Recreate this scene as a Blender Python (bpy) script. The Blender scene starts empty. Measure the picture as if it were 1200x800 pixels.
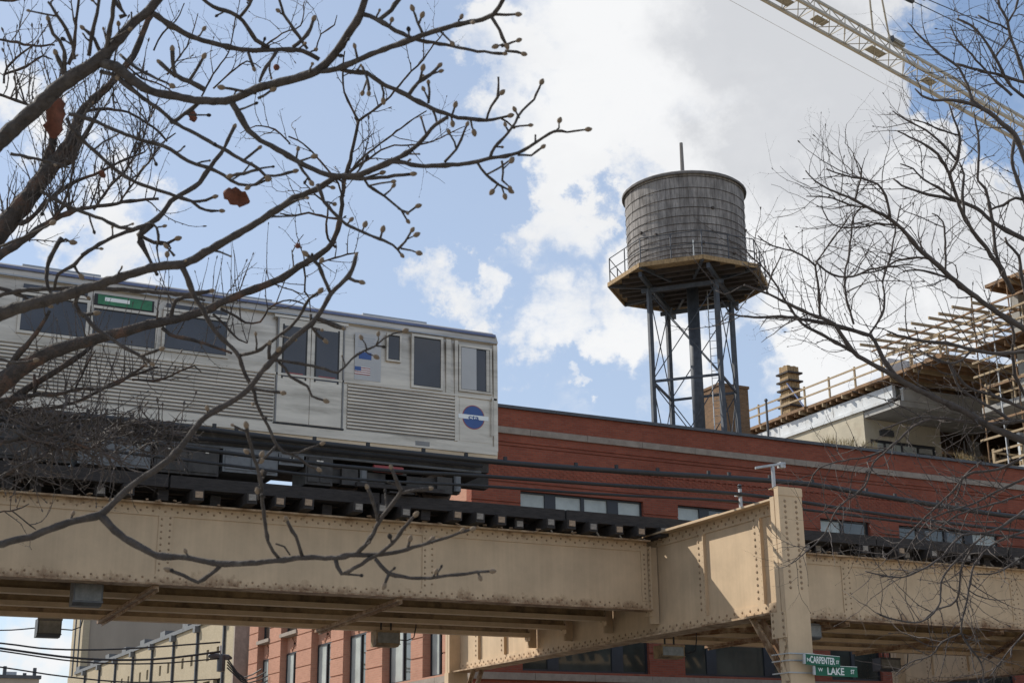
import bpy, bmesh, math, random
from mathutils import Vector, Matrix
rad = math.radians
random.seed(7)
SC = bpy.context.scene
COL = SC.collection

# ------------------------------------------------------------------ camera
F_PX, PX_W, PX_H = 1666.7, 1200.0, 800.0
PSI, TH, RHO = rad(27.008), rad(17.525), rad(0.645)
CAM = Vector((0, 0, 1.6))
_z = Vector((0, 0, 1)); _r = Vector((math.cos(PSI), -math.sin(PSI), 0)); _h = Vector((math.sin(PSI), math.cos(PSI), 0))
C_F = _h * math.cos(TH) + _z * math.sin(TH)
_u = -_h * math.sin(TH) + _z * math.cos(TH)
C_R = _r * math.cos(RHO) - _u * math.sin(RHO)
C_U = _u * math.cos(RHO) + _r * math.sin(RHO)
cam_d = bpy.data.cameras.new('camera')
cam_d.sensor_width = 36.0
cam_d.lens = F_PX / PX_W * 36.0
cam_d.clip_start = 0.1
cam_d.clip_end = 8000
cam_d.dof.use_dof = True
cam_d.dof.focus_distance = 34.0
cam_d.dof.aperture_fstop = 9.0
cam = bpy.data.objects.new('camera', cam_d)
COL.objects.link(cam)
M = Matrix((C_R, C_U, -C_F)).transposed().to_4x4()
M.translation = CAM
cam.matrix_world = M
SC.camera = cam

def ray(px, py):
    return C_F + C_R * ((px - PX_W / 2) / F_PX) + C_U * ((PX_H / 2 - py) / F_PX)
def on_x(px, py, v):
    d = ray(px, py); return CAM + d * ((v - CAM.x) / d.x)
def on_y(px, py, v):
    d = ray(px, py); return CAM + d * ((v - CAM.y) / d.y)
def on_z(px, py, v):
    d = ray(px, py); return CAM + d * ((v - CAM.z) / d.z)
def at_dist(px, py, D):          # D = distance along the view axis
    return CAM + ray(px, py) * D
def at_hdist(px, py, D):         # D = horizontal distance
    d = ray(px, py); return CAM + d * (D / math.hypot(d.x, d.y))

# ------------------------------------------------------------------ light
SUN_DIR = Vector((-0.68, 1.04, 1.0)).normalized()      # towards the sun
sun_el = math.asin(SUN_DIR.z); sun_az = math.atan2(SUN_DIR.x, SUN_DIR.y)   # azimuth from +Y towards +X
sd = bpy.data.lights.new('sun', 'SUN'); sd.energy = 4.4; sd.angle = rad(0.53); sd.color = (1.0, 0.94, 0.84)
so = bpy.data.objects.new('sun', sd); COL.objects.link(so)
so.rotation_euler = (-SUN_DIR).to_track_quat('-Z', 'Y').to_euler()
so.location = (0, 0, 60)
SC.view_settings.view_transform = 'Standard'
SC.view_settings.look = 'None'
SC.view_settings.gamma = 1.0
SC.view_settings.use_curve_mapping = False
SC.view_settings.exposure = EXPOSURE = 0.12
W = bpy.data.worlds.new('World'); SC.world = W; W.use_nodes = True
SC.cycles.max_bounces = 6; SC.cycles.diffuse_bounces = 3; SC.cycles.glossy_bounces = 3; SC.cycles.transmission_bounces = 4

def build_world():
    nt = W.node_tree; N = nt.nodes; L = nt.links; N.clear()
    out = N.new('ShaderNodeOutputWorld'); bg = N.new('ShaderNodeBackground'); bg.inputs['Strength'].default_value = 0.15
    L.new(bg.outputs[0], out.inputs[0])
    sky = N.new('ShaderNodeTexSky'); sky.sky_type = 'NISHITA'; sky.sun_disc = False
    sky.sun_elevation = sun_el; sky.sun_rotation = sun_az
    sky.altitude = 180; sky.air_density = 1.0; sky.dust_density = 0.6; sky.ozone_density = 1.2
    tc = N.new('ShaderNodeTexCoord')
    def math_(op, a, b=None, clamp=False):
        n = N.new('ShaderNodeMath'); n.operation = op; n.use_clamp = clamp
        for i, v in enumerate((a, b)):
            if v is None: continue
            if isinstance(v, (int, float)): n.inputs[i].default_value = v
            else: L.new(v, n.inputs[i])
        return n.outputs[0]
    nrm = N.new('ShaderNodeVectorMath'); nrm.operation = 'NORMALIZE'; L.new(tc.outputs['Generated'], nrm.inputs[0])
    D = nrm.outputs[0]
    def noise(scale, detail, rough, off=0.0, dist=0.0, stretch=(1, 1, 1.7)):
        mp = N.new('ShaderNodeMapping'); mp.inputs['Location'].default_value = (off, off * .7, -off * .4); mp.inputs['Scale'].default_value = stretch
        L.new(D, mp.inputs['Vector'])
        n = N.new('ShaderNodeTexNoise'); n.inputs['Scale'].default_value = scale; n.inputs['Detail'].default_value = detail
        n.inputs['Roughness'].default_value = rough; n.inputs['Distortion'].default_value = dist
        L.new(mp.outputs[0], n.inputs['Vector']); return n.outputs['Fac']
    warp = N.new('ShaderNodeTexNoise'); warp.inputs['Scale'].default_value = 14; warp.inputs['Detail'].default_value = 7; warp.inputs['Roughness'].default_value = .62
    L.new(D, warp.inputs['Vector'])
    wv = N.new('ShaderNodeVectorMath'); wv.operation = 'SUBTRACT'; L.new(warp.outputs['Color'], wv.inputs[0]); wv.inputs[1].default_value = (.5, .5, .5)
    ws = N.new('ShaderNodeVectorMath'); ws.operation = 'SCALE'; L.new(wv.outputs[0], ws.inputs[0]); ws.inputs['Scale'].default_value = 0.17
    wd = N.new('ShaderNodeVectorMath'); wd.operation = 'ADD'; L.new(D, wd.inputs[0]); L.new(ws.outputs[0], wd.inputs[1])
    def blob(px, py, r):         # a cloud bank round one direction, r in degrees-ish pixels
        d = ray(px, py).normalized()
        n = N.new('ShaderNodeVectorMath'); n.operation = 'DISTANCE'; L.new(wd.outputs[0], n.inputs[0]); n.inputs[1].default_value = d
        m = N.new('ShaderNodeMapRange'); m.interpolation_type = 'SMOOTHSTEP'
        R = r / F_PX
        m.inputs['From Min'].default_value = R * 1.25; m.inputs['From Max'].default_value = R * .35
        L.new(n.outputs['Value'], m.inputs['Value']); return m.outputs[0]
    def total(lst):
        s = None
        for b in lst:
            v = blob(*b[:3])
            if len(b) > 3: v = math_('MULTIPLY', v, b[3])
            s = v if s is None else math_('MAXIMUM', s, v) if False else math_('ADD', s, v)
        return s
    clouds = total(CLOUD_BANKS)
    gaps = total(CLOUD_GAPS)
    base = noise(3.2, 8, .6, 3.1)
    fine = noise(11, 10, .66, 1.3, .3)
    dens = math_('ADD', math_('MULTIPLY', base, .9), math_('MULTIPLY', math_('ADD', math_('MULTIPLY', math_('SUBTRACT', fine, .5), 1.7), .5), .55))          # ~ .72 mean
    dens = math_('ADD', dens, math_('MULTIPLY', math_('MINIMUM', clouds, 1.3), .46))
    dens = math_('SUBTRACT', dens, math_('MULTIPLY', math_('MINIMUM', gaps, 1.2), .42))
    cov = N.new('ShaderNodeMapRange'); cov.interpolation_type = 'SMOOTHSTEP'
    cov.inputs['From Min'].default_value = .66; cov.inputs['From Max'].default_value = 1.22
    L.new(dens, cov.inputs['Value'])
    # cloud brightness: thick parts greyer, with fine modelling
    grey = math_('MINIMUM', total(CLOUD_GREYS), 1.0)
    g2 = noise(5.0, 8, .58, 8.7)
    gg = math_('ADD', math_('ADD', math_('MULTIPLY', grey, .75), .16), math_('MULTIPLY', math_('SUBTRACT', g2, .5), 1.5), True)
    ramp = N.new('ShaderNodeValToRGB'); e = ramp.color_ramp.elements
    e[0].position = 0.0; e[0].color = (5.7, 5.75, 5.82, 1); e[1].position = 1.0; e[1].color = (4.05, 4.15, 4.35, 1)
    L.new(gg, ramp.inputs['Fac'])
    mul = N.new('ShaderNodeMix'); mul.data_type = 'RGBA'; mul.blend_type = 'MULTIPLY'; mul.inputs['Factor'].default_value = 1
    L.new(sky.outputs[0], mul.inputs[6]); mul.inputs[7].default_value = SKY_TINT
    # thin veil of high cloud that pales the blue, thinner where the sky is deepest
    thin = math_('SUBTRACT', .62, math_('MULTIPLY', math_('MINIMUM', total(DEEP_BLUE), 1.0), .46))
    thin = math_('ADD', thin, math_('MULTIPLY', math_('SUBTRACT', base, .5), .35), True)
    veil = N.new('ShaderNodeMix'); veil.data_type = 'RGBA'; L.new(thin, veil.inputs['Factor']); L.new(mul.outputs[2], veil.inputs[6]); veil.inputs[7].default_value = (3.15, 3.72, 4.7, 1)
    mix = N.new('ShaderNodeMix'); mix.data_type = 'RGBA'
    L.new(cov.outputs[0], mix.inputs['Factor']); L.new(veil.outputs[2], mix.inputs[6]); L.new(ramp.outputs[0], mix.inputs[7])
    L.new(mix.outputs[2], bg.inputs['Color'])

SKY_TINT = (1.0, 1.0, 1.0, 1)
# cloud banks, gaps of blue and grey undersides, each round a direction of the sky
CLOUD_BANKS = [(640, 20, 120), (760, 60, 130), (900, 80, 160), (900, 230, 120), (780, 150, 110), (1010, 200, 130), (1100, 265, 95), (560, 40, 60), (600, 130, 60), (660, 170, 60),
               (655, 255, 62), (645, 385, 62), (730, 330, 45), (500, 350, 45), (560, 330, 32), (440, 345, 22), (730, 395, 40), (690, 455, 18), (800, 400, 62), (960, 400, 90),
               (1060, 340, 120), (1180, 330, 120), (20, 130, 55), (140, 215, 70), (130, 300, 60), (50, 260, 35), (520, 290, 14), (1150, 180, 35), (980, 30, 90), (1195, 35, 22, .7), (40, 760, 60)]
CLOUD_GAPS = [(480, 150, 150), (400, 230, 140), (330, 90, 180), (500, 250, 90), (250, 120, 120), (702, 222, 24, .75), (580, 230, 45), (595, 440, 70), (680, 430, 30, .7), (720, 470, 40, .8), (530, 420, 60),
              (885, 425, 38), (1055, 118, 30), (1118, 88, 62, 1.5), (1165, 95, 66, 1.6), (1190, 60, 50, 1.4), (60, 30, 80), (260, 290, 70), (400, 300, 60), (720, 260, 20, .6), (700, 300, 16, .5)]
CLOUD_GREYS = [(930, 60, 130), (880, 190, 70, .8), (1010, 120, 80, .8), (1080, 270, 80, .9), (1000, 260, 60, .8), (1180, 300, 90), (1100, 10, 60, .8), (960, 250, 70, .6), (820, 40, 70, .5), (1150, 200, 60, .5)]
DEEP_BLUE = [(1130, 80, 130, 1.3), (1180, 60, 100), (1055, 118, 70, 1.2), (1230, 100, 140)]
build_world()

# ------------------------------------------------------------------ materials
MATS = {}
def new_mat(name):
    m = bpy.data.materials.new(name); m.use_nodes = True
    return m, m.node_tree.nodes, m.node_tree.links, m.node_tree.nodes['Principled BSDF']
def mat(name, col, rough=.6, metal=0.0, var=.18, scale=3.0, bump=.0, bscale=40.0, stain=None, coord='Object', spec=.5, stretch=(1, 1, 1)):
    """plain surface with tone variation, optional relief and optional stain (colour, amount, scale)"""
    if name in MATS: return MATS[name]
    m, N, L, B = new_mat(name)
    tc = N.new('ShaderNodeTexCoord'); mp = N.new('ShaderNodeMapping'); mp.inputs['Scale'].default_value = stretch
    L.new(tc.outputs[coord], mp.inputs[0])
    n1 = N.new('ShaderNodeTexNoise'); n1.inputs['Scale'].default_value = scale; n1.inputs['Detail'].default_value = 8; n1.inputs['Roughness'].default_value = .65
    L.new(mp.outputs[0], n1.inputs['Vector'])
    r = N.new('ShaderNodeValToRGB'); e = r.color_ramp.elements
    e[0].position = .3; e[1].position = .72
    e[0].color = tuple(max(0, c * (1 - var)) for c in col) + (1,); e[1].color = tuple(min(1, c * (1 + var)) for c in col) + (1,)
    L.new(n1.outputs['Fac'], r.inputs['Fac'])
    cur = r.outputs[0]
    if stain:
        sc_, amt, ss = stain
        n2 = N.new('ShaderNodeTexNoise'); n2.inputs['Scale'].default_value = ss; n2.inputs['Detail'].default_value = 9; n2.inputs['Roughness'].default_value = .7
        L.new(mp.outputs[0], n2.inputs['Vector'])
        q = N.new('ShaderNodeMapRange'); q.inputs['From Min'].default_value = .62 - .22 * amt; q.inputs['From Max'].default_value = .78 - .1 * amt
        L.new(n2.outputs['Fac'], q.inputs['Value'])
        mx = N.new('ShaderNodeMix'); mx.data_type = 'RGBA'; L.new(q.outputs[0], mx.inputs['Factor']); L.new(cur, mx.inputs[6]); mx.inputs[7].default_value = sc_ + (1,)
        cur = mx.outputs[2]
    L.new(cur, B.inputs['Base Color'])
    B.inputs['Roughness'].default_value = rough; B.inputs['Metallic'].default_value = metal; B.inputs['Specular IOR Level'].default_value = spec
    if bump:
        n3 = N.new('ShaderNodeTexNoise'); n3.inputs['Scale'].default_value = bscale; n3.inputs['Detail'].default_value = 6
        L.new(mp.outputs[0], n3.inputs['Vector'])
        b = N.new('ShaderNodeBump'); b.inputs['Strength'].default_value = bump; b.inputs['Distance'].default_value = .02
        L.new(n3.outputs['Fac'], b.inputs['Height']); L.new(b.outputs[0], B.inputs['Normal'])
    MATS[name] = m; return m
def brick_mat(name, c1, c2, mortar, var=.5, hs=1.0):
    m, N, L, B = new_mat(name)
    tc = N.new('ShaderNodeTexCoord'); sp = N.new('ShaderNodeSeparateXYZ'); L.new(tc.outputs['Object'], sp.inputs[0])
    ad = N.new('ShaderNodeMath'); L.new(sp.outputs[0], ad.inputs[0]); L.new(sp.outputs[1], ad.inputs[1])
    cb = N.new('ShaderNodeCombineXYZ'); L.new(ad.outputs[0], cb.inputs[0]); L.new(sp.outputs[2], cb.inputs[1])
    B.inputs['Specular IOR Level'].default_value = .15; bt = N.new('ShaderNodeTexBrick'); L.new(cb.outputs[0], bt.inputs['Vector'])
    bt.inputs['Scale'].default_value = 1.0; bt.inputs['Brick Width'].default_value = .215 * hs; bt.inputs['Row Height'].default_value = .072 * hs
    bt.inputs['Mortar Size'].default_value = .008; bt.inputs['Color1'].default_value = c1 + (1,); bt.inputs['Color2'].default_value = c2 + (1,); bt.inputs['Mortar'].default_value = mortar + (1,)
    n1 = N.new('ShaderNodeTexNoise'); n1.inputs['Scale'].default_value = .6; n1.inputs['Detail'].default_value = 9; n1.inputs['Roughness'].default_value = .7; L.new(tc.outputs['Object'], n1.inputs['Vector'])
    mr = N.new('ShaderNodeMapRange'); mr.inputs['To Min'].default_value = 1 - var * .7; mr.inputs['To Max'].default_value = 1 + var * .7; L.new(n1.outputs['Fac'], mr.inputs['Value'])
    vm = N.new('ShaderNodeVectorMath'); vm.operation = 'SCALE'; L.new(bt.outputs['Color'], vm.inputs[0]); L.new(mr.outputs[0], vm.inputs['Scale'])
    L.new(vm.outputs[0], B.inputs['Base Color']); B.inputs['Roughness'].default_value = .9
    b = N.new('ShaderNodeBump'); b.inputs['Strength'].default_value = .5; b.inputs['Distance'].default_value = .01; b.invert = True
    L.new(bt.outputs['Fac'], b.inputs['Height']); L.new(b.outputs[0], B.inputs['Normal'])
    return m
def paint_mat(name, col, rust, zlo, zhi):
    """oil paint on riveted steel: chalky tone variation, vertical wash streaks, rust along the lower and upper angles"""
    m, N, L, B = new_mat(name)
    tc = N.new('ShaderNodeTexCoord'); P = tc.outputs['Object']
    def noise(scale, stretch, detail=8, rough=.65):
        mp = N.new('ShaderNodeMapping'); mp.inputs['Scale'].default_value = stretch; L.new(P, mp.inputs[0])
        n = N.new('ShaderNodeTexNoise'); n.inputs['Scale'].default_value = scale; n.inputs['Detail'].default_value = detail; n.inputs['Roughness'].default_value = rough
        L.new(mp.outputs[0], n.inputs['Vector']); return n.outputs['Fac']
    r = N.new('ShaderNodeValToRGB'); e = r.color_ramp.elements; e[0].position = .28; e[1].position = .75
    e[0].color = tuple(c * .82 for c in col) + (1,); e[1].color = tuple(c * 1.12 for c in col) + (1,)
    L.new(noise(1.1, (1, 1, 1)), r.inputs['Fac'])
    r2 = N.new('ShaderNodeMapRange'); r2.inputs['From Min'].default_value = .35; r2.inputs['From Max'].default_value = .7; r2.inputs['To Min'].default_value = .93; r2.inputs['To Max'].default_value = 1.05
    L.new(noise(2.2, (3, 3, .12)), r2.inputs['Value'])
    v = N.new('ShaderNodeVectorMath'); v.operation = 'SCALE'; L.new(r.outputs[0], v.inputs[0]); L.new(r2.outputs[0], v.inputs['Scale'])
    sp = N.new('ShaderNodeSeparateXYZ'); L.new(P, sp.inputs[0])
    def band(z0, z1, clampv=1.0):
        q = N.new('ShaderNodeMapRange'); q.inputs['From Min'].default_value = z0; q.inputs['From Max'].default_value = z1; q.inputs['To Max'].default_value = clampv
        L.new(sp.outputs[2], q.inputs['Value']); return q.outputs[0]
    def M_(op, a, b):
        n = N.new('ShaderNodeMath'); n.operation = op
        for i, x in enumerate((a, b)):
            if isinstance(x, (int, float)): n.inputs[i].default_value = x
            else: L.new(x, n.inputs[i])
        return n.outputs[0]
    lo = band(zlo + .34, zlo - .02, .36); hi = band(zhi - .22, zhi + .02, .26)
    nn = noise(3.1, (1, 1, .7), 10, .72)
    s = M_('ADD', M_('ADD', lo, hi), nn)
    q = N.new('ShaderNodeMapRange'); q.inputs['From Min'].default_value = .66; q.inputs['From Max'].default_value = .92; L.new(s, q.inputs['Value'])
    mx = N.new('ShaderNodeMix'); mx.data_type = 'RGBA'; L.new(q.outputs[0], mx.inputs['Factor']); L.new(v.outputs[0], mx.inputs[6]); mx.inputs[7].default_value = rust + (1,)
    L.new(mx.outputs[2], B.inputs['Base Color']); B.inputs['Roughness'].default_value = .62; B.inputs['Specular IOR Level'].default_value = .35
    b = N.new('ShaderNodeBump'); b.inputs['Strength'].default_value = .12; b.inputs['Distance'].default_value = .01
    L.new(noise(9, (1, 1, 1), 5), b.inputs['Height']); L.new(b.outputs[0], B.inputs['Normal'])
    return m
def glass_mat(name, col, rough=.05, spec=.6):
    m, N, L, B = new_mat(name)
    tc = N.new('ShaderNodeTexCoord'); n = N.new('ShaderNodeTexNoise'); n.inputs['Scale'].default_value = .9; n.inputs['Detail'].default_value = 3; L.new(tc.outputs['Object'], n.inputs['Vector'])
    r = N.new('ShaderNodeValToRGB'); e = r.color_ramp.elements; e[0].position = .35; e[1].position = .7
    e[0].color = tuple(c * .6 for c in col) + (1,); e[1].color = tuple(c * 1.3 for c in col) + (1,)
    L.new(n.outputs['Fac'], r.inputs['Fac']); L.new(r.outputs[0], B.inputs['Base Color'])
    B.inputs['Roughness'].default_value = rough; B.inputs['Specular IOR Level'].default_value = spec; B.inputs['Coat Weight'].default_value = .3; B.inputs['Coat Roughness'].default_value = .03
    b = N.new('ShaderNodeBump'); b.inputs['Strength'].default_value = .05; b.inputs['Distance'].default_value = .05
    L.new(n.outputs['Fac'], b.inputs['Height']); L.new(b.outputs[0], B.inputs['Normal'])
    return m

# ------------------------------------------------------------------ mesh helpers
class MB:
    def __init__(s): s.v = []; s.f = []
    def box(s, a, b):
        x0, y0, z0 = a; x1, y1, z1 = b
        if x1 < x0: x0, x1 = x1, x0
        if y1 < y0: y0, y1 = y1, y0
        if z1 < z0: z0, z1 = z1, z0
        n = len(s.v)
        s.v += [(x0, y0, z0), (x1, y0, z0), (x1, y1, z0), (x0, y1, z0), (x0, y0, z1), (x1, y0, z1), (x1, y1, z1), (x0, y1, z1)]
        s.f += [tuple(n + i for i in q) for q in ((0, 3, 2, 1), (4, 5, 6, 7), (0, 1, 5, 4), (1, 2, 6, 5), (2, 3, 7, 6), (3, 0, 4, 7))]
        return s
    def bar(s, a, b, w, h=None, up=Vector((0, 0, 1))):
        """rectangular bar from a to b: width w across, height h along up"""
        a = Vector(a); b = Vector(b); h = w if h is None else h
        d = (b - a).normalized()
        if abs(d.dot(up)) > .98: up = Vector((1, 0, 0))
        sx = d.cross(up).normalized() * (w / 2); sz = sx.cross(d).normalized() * (h / 2)
        n = len(s.v)
        for p in (a, b):
            for q in (-sx - sz, sx - sz, sx + sz, -sx + sz): s.v.append(tuple(p + q))
        s.f += [tuple(n + i for i in q) for q in ((0, 1, 2, 3), (7, 6, 5, 4), (0, 4, 5, 1), (1, 5, 6, 2), (2, 6, 7, 3), (3, 7, 4, 0))]
        return s
    def tube(s, pts, rads, k=6, cap=True):
        pts = [Vector(p) for p in pts]
        if isinstance(rads, (int, float)): rads = [rads] * len(pts)
        n0 = len(s.v); ref = None
        for i, p in enumerate(pts):
            d = (pts[min(i + 1, len(pts) - 1)] - pts[max(i - 1, 0)])
            if d.length < 1e-9: d = Vector((0, 0, 1))
            d.normalize()
            if ref is None: ref = Vector((0, 0, 1)) if abs(d.z) < .9 else Vector((1, 0, 0))
            x = d.cross(ref)
            if x.length < 1e-4: x = d.cross(Vector((0, 1, 0)))
            x.normalize(); y = d.cross(x); ref = -y if False else ref
            for j in range(k):
                a = 2 * math.pi * j / k
                s.v.append(tuple(p + (x * math.cos(a) + y * math.sin(a)) * rads[i]))
        for i in range(len(pts) - 1):
            for j in range(k):
                a = n0 + i * k + j; b = n0 + i * k + (j + 1) % k
                s.f.append((a, b, b + k, a + k))
        if cap:
            s.f.append(tuple(n0 + j for j in range(k))[::-1]); e = n0 + (len(pts) - 1) * k
            s.f.append(tuple(e + j for j in range(k)))
        return s
    def lathe(s, c, prof, k=24, cap=True):
        n0 = len(s.v); cx, cy, cz = c
        for r, z in prof:
            for j in range(k):
                a = 2 * math.pi * j / k; s.v.append((cx + r * math.cos(a), cy + r * math.sin(a), cz + z))
        for i in range(len(prof) - 1):
            for j in range(k):
                a = n0 + i * k + j; b = n0 + i * k + (j + 1) % k
                s.f.append((a, b, b + k, a + k))
        if cap:
            s.f.append(tuple(n0 + j for j in range(k))[::-1]); e = n0 + (len(prof) - 1) * k
            s.f.append(tuple(e + j for j in range(k)))
        return s
    def prism(s, pts, d):
        """polygon pts extruded by vector d"""
        n = len(pts); n0 = len(s.v); d = Vector(d)
        for p in pts: s.v.append(tuple(Vector(p)))
        for p in pts: s.v.append(tuple(Vector(p) + d))
        s.f.append(tuple(n0 + i for i in range(n))[::-1]); s.f.append(tuple(n0 + n + i for i in range(n)))
        for i in range(n):
            j = (i + 1) % n; s.f.append((n0 + i, n0 + j, n0 + n + j, n0 + n + i))
        return s
    def quad(s, *p):
        n = len(s.v); s.v += [tuple(q) for q in p]; s.f.append(tuple(range(n, n + len(p)))); return s
    def dome(s, c, nrm, r, h, k=6):
        c = Vector(c); nrm = Vector(nrm); x = nrm.orthogonal().normalized(); y = nrm.cross(x); n = len(s.v)
        for rr, hh in ((r, 0), (r * .72, h * .75)):
            for j in range(k):
                a = 2 * math.pi * j / k; s.v.append(tuple(c + (x * math.cos(a) + y * math.sin(a)) * rr + nrm * hh))
        s.v.append(tuple(c + nrm * h))
        for j in range(k):
            a = n + j; b = n + (j + 1) % k
            s.f.append((a, b, b + k, a + k)); s.f.append((a + k, b + k, n + 2 * k))
        return s
    def mesh(s, name, m, off=Vector((0, 0, 0)), smooth=False):
        me = bpy.data.meshes.new(name)
        ox, oy, oz = off
        me.from_pydata([(v[0] - ox, v[1] - oy, v[2] - oz) for v in s.v], [], s.f)
        me.materials.append(m)
        bm = bmesh.new(); bm.from_mesh(me); bmesh.ops.recalc_face_normals(bm, faces=bm.faces); bm.to_mesh(me); bm.free()
        if smooth:
            for p in me.polygons: p.use_smooth = True
        return me
ROOT = {}       # world location of the thing an object belongs to
def empty(name, loc, label=None, cat=None, group=None):
    o = bpy.data.objects.new(name, None); COL.objects.link(o); o.location = loc; o.empty_display_size = .3
    ROOT[o] = Vector(loc); tag(o, label, cat, group); return o
def tag(o, label=None, cat=None, group=None, kind=None):
    if label: o['label'] = label
    if cat: o['category'] = cat
    if group: o['group'] = group
    if kind: o['kind'] = kind
    return o
def part(name, mb, m, parent=None, smooth=False, loc=None, kind=None, label=None):
    """one mesh object from world-space geometry; parent: the thing or part it belongs to"""
    if parent is not None: off = ROOT[parent]
    else: off = Vector(loc) if loc is not None else Vector((0, 0, 0))
    o = bpy.data.objects.new(name, mb.mesh(name, m, off, smooth)); COL.objects.link(o)
    ROOT[o] = off
    if parent is not None: o.parent = parent
    else: o.location = off
    if kind: o['kind'] = kind
    if label: o['label'] = label
    return o
def piece(name, me, parent, loc, rot=(0, 0, 0), scale=(1, 1, 1)):
    """an object sharing mesh me (built round its own origin) at world location loc"""
    o = bpy.data.objects.new(name, me); COL.objects.link(o); o.parent = parent
    o.location = Vector(loc) - ROOT[parent]; o.rotation_euler = rot; o.scale = scale
    ROOT[o] = Vector(loc); return o
def copy_tree(o, parent=None, delta=Vector((0, 0, 0))):
    c = o.copy(); COL.objects.link(c); c.parent = parent
    if parent is None: c.location = o.location + delta
    ROOT[c] = ROOT.get(o, Vector((0, 0, 0))) + delta
    for ch in list(o.children): copy_tree(ch, c, delta)
    return c
def text_mesh(body, size, m, depth=.003, align='CENTER', squash=1.0):
    cu = bpy.data.curves.new('lettering', 'FONT'); cu.body = body; cu.size = size; cu.extrude = depth; cu.align_x = align; cu.align_y = 'CENTER'; cu.offset = size * .018
    t = bpy.data.objects.new('lettering', cu); COL.objects.link(t)
    dg = bpy.context.evaluated_depsgraph_get(); me = bpy.data.meshes.new_from_object(t.evaluated_get(dg))
    bpy.data.objects.remove(t); bpy.data.curves.remove(cu)
    for v in me.vertices: v.co.x *= squash
    me.name = 'lettering'; me.materials.clear(); me.materials.append(m); return me

M_PAINT = paint_mat('beige_paint', (.62, .46, .295), (.19, .095, .042), 5.1, 6.55)
M_PAINT_CG = paint_mat('beige_paint_cross_girder', (.62, .46, .295), (.19, .095, .042), 4.55, 6.9)
M_PAINT_COL = paint_mat('beige_paint_column', (.62, .46, .295), (.19, .095, .042), -9, 30)
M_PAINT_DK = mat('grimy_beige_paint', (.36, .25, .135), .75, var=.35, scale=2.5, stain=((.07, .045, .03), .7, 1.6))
M_RIVET = mat('rivet_paint', (.30, .205, .12), .6, var=.3)
M_TIE = mat('creosoted_timber', (.038, .032, .029), .85, var=.45, scale=6, stretch=(1, 6, 6), bump=.4)
M_TIE_END = mat('weathered_tie_end', (.30, .265, .225), .9, var=.45, scale=14, bump=.4)
M_TIE_END2 = mat('tan_tie_end', (.38, .27, .18), .9, var=.4, scale=14, bump=.4)
M_RAIL = mat('rail_steel', (.12, .09, .075), .5, .6, var=.3)
M_STEEL = mat('stainless_steel', (.54, .48, .40), .40, .6, var=.2, scale=2.2, stretch=(.3, 1, 2.2), stain=((.26, .225, .18), .55, 1.3), bump=.12, bscale=3)
M_STEEL_RIB = mat('fluted_steel', (.58, .51, .42), .40, .6, var=.25, scale=2.5, stretch=(.3, 1, 2))
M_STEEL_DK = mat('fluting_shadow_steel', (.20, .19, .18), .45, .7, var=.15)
M_ROOF = mat('train_roof_grey', (.34, .36, .39), .5, .2, var=.15)
M_STRIPE = mat('dull_blue_stripe', (.12, .15, .27), .5, var=.2)
M_GLASS_T = glass_mat('train_window_glass', (.035, .035, .042), .08)
M_RUBBER = mat('black_rubber', (.02, .02, .021), .6, var=.3)
M_UNDER = mat('underframe_black', (.055, .05, .046), .7, .2, var=.5, scale=4)
M_UNDER_G = mat('underframe_grey', (.16, .165, .17), .55, .3, var=.35, scale=3, stain=((.06, .055, .05), .6, 3))
M_WHITE = mat('white_vinyl', (.42, .42, .42), .4, var=.05)
M_BLUE = mat('blue_vinyl', (.035, .085, .26), .4, var=.08)
M_RED = mat('red_vinyl', (.30, .06, .055), .4, var=.1)
M_GREENSIGN = mat('sign_green', (.004, .115, .062), .65, var=.1)
M_SIGNWHITE = mat('sign_white', (.78, .80, .78), .4, var=.04)
M_CABLE = mat('cable_black', (.018, .018, .02), .55, var=.3)
M_GALV = mat('galvanised_steel', (.42, .43, .44), .5, .5, var=.2, scale=8)
M_BRICK = brick_mat('red_brick', (.29, .086, .052), (.23, .066, .042), (.21, .10, .072), .55)
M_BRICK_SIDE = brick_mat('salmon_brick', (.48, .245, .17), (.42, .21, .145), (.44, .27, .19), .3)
M_STONE = mat('limestone_band', (.29, .24, .195), .85, var=.2, scale=4, bump=.2, stain=((.22, .17, .14), .5, 3))
M_COPING = mat('dark_metal_coping', (.075, .078, .085), .5, .3, var=.25)
M_FRAME = mat('dark_window_frame', (.022, .024, .03), .45, .1, var=.2)
M_GLASS = glass_mat('dark_window_glass', (.05, .055, .048), .04, .8)
M_BLIND = mat('pale_window_blind', (.40, .43, .40), .45, var=.22, scale=1.3, spec=.8)
M_ROOFING = mat('roof_membrane', (.12, .12, .12), .9, var=.2)
M_WOOD_OLD = mat('weathered_cedar', (.25, .235, .225), .9, var=.5, scale=7, stretch=(1, 1, .2), bump=.6, stain=((.075, .065, .06), .7, 2.0))
M_TANKROOF = mat('tank_roof_felt', (.14, .13, .125), .9, var=.3, scale=4, bump=.3)
M_IRON = mat('slate_blue_iron', (.060, .068, .082), .6, .2, var=.35, scale=5)
M_PLANK = mat('tan_plank', (.34, .23, .115), .85, var=.35, scale=5, stretch=(3, 3, 1), stain=((.13, .085, .045), .6, 3))
M_DARKWOOD = mat('dark_joist', (.055, .045, .04), .9, var=.4)
M_CHIM = brick_mat('brown_brick', (.23, .135, .075), (.16, .095, .055), (.19, .15, .11), .5)
M_LUMBER = mat('new_lumber', (.35, .26, .155), .8, var=.3, scale=6)
M_PLY = mat('form_plywood', (.23, .135, .07), .85, var=.45, scale=3)
M_CONC = mat('concrete', (.36, .35, .325), .9, var=.25, scale=1.6, stain=((.22, .2, .17), .4, 1.1), bump=.2)
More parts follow.
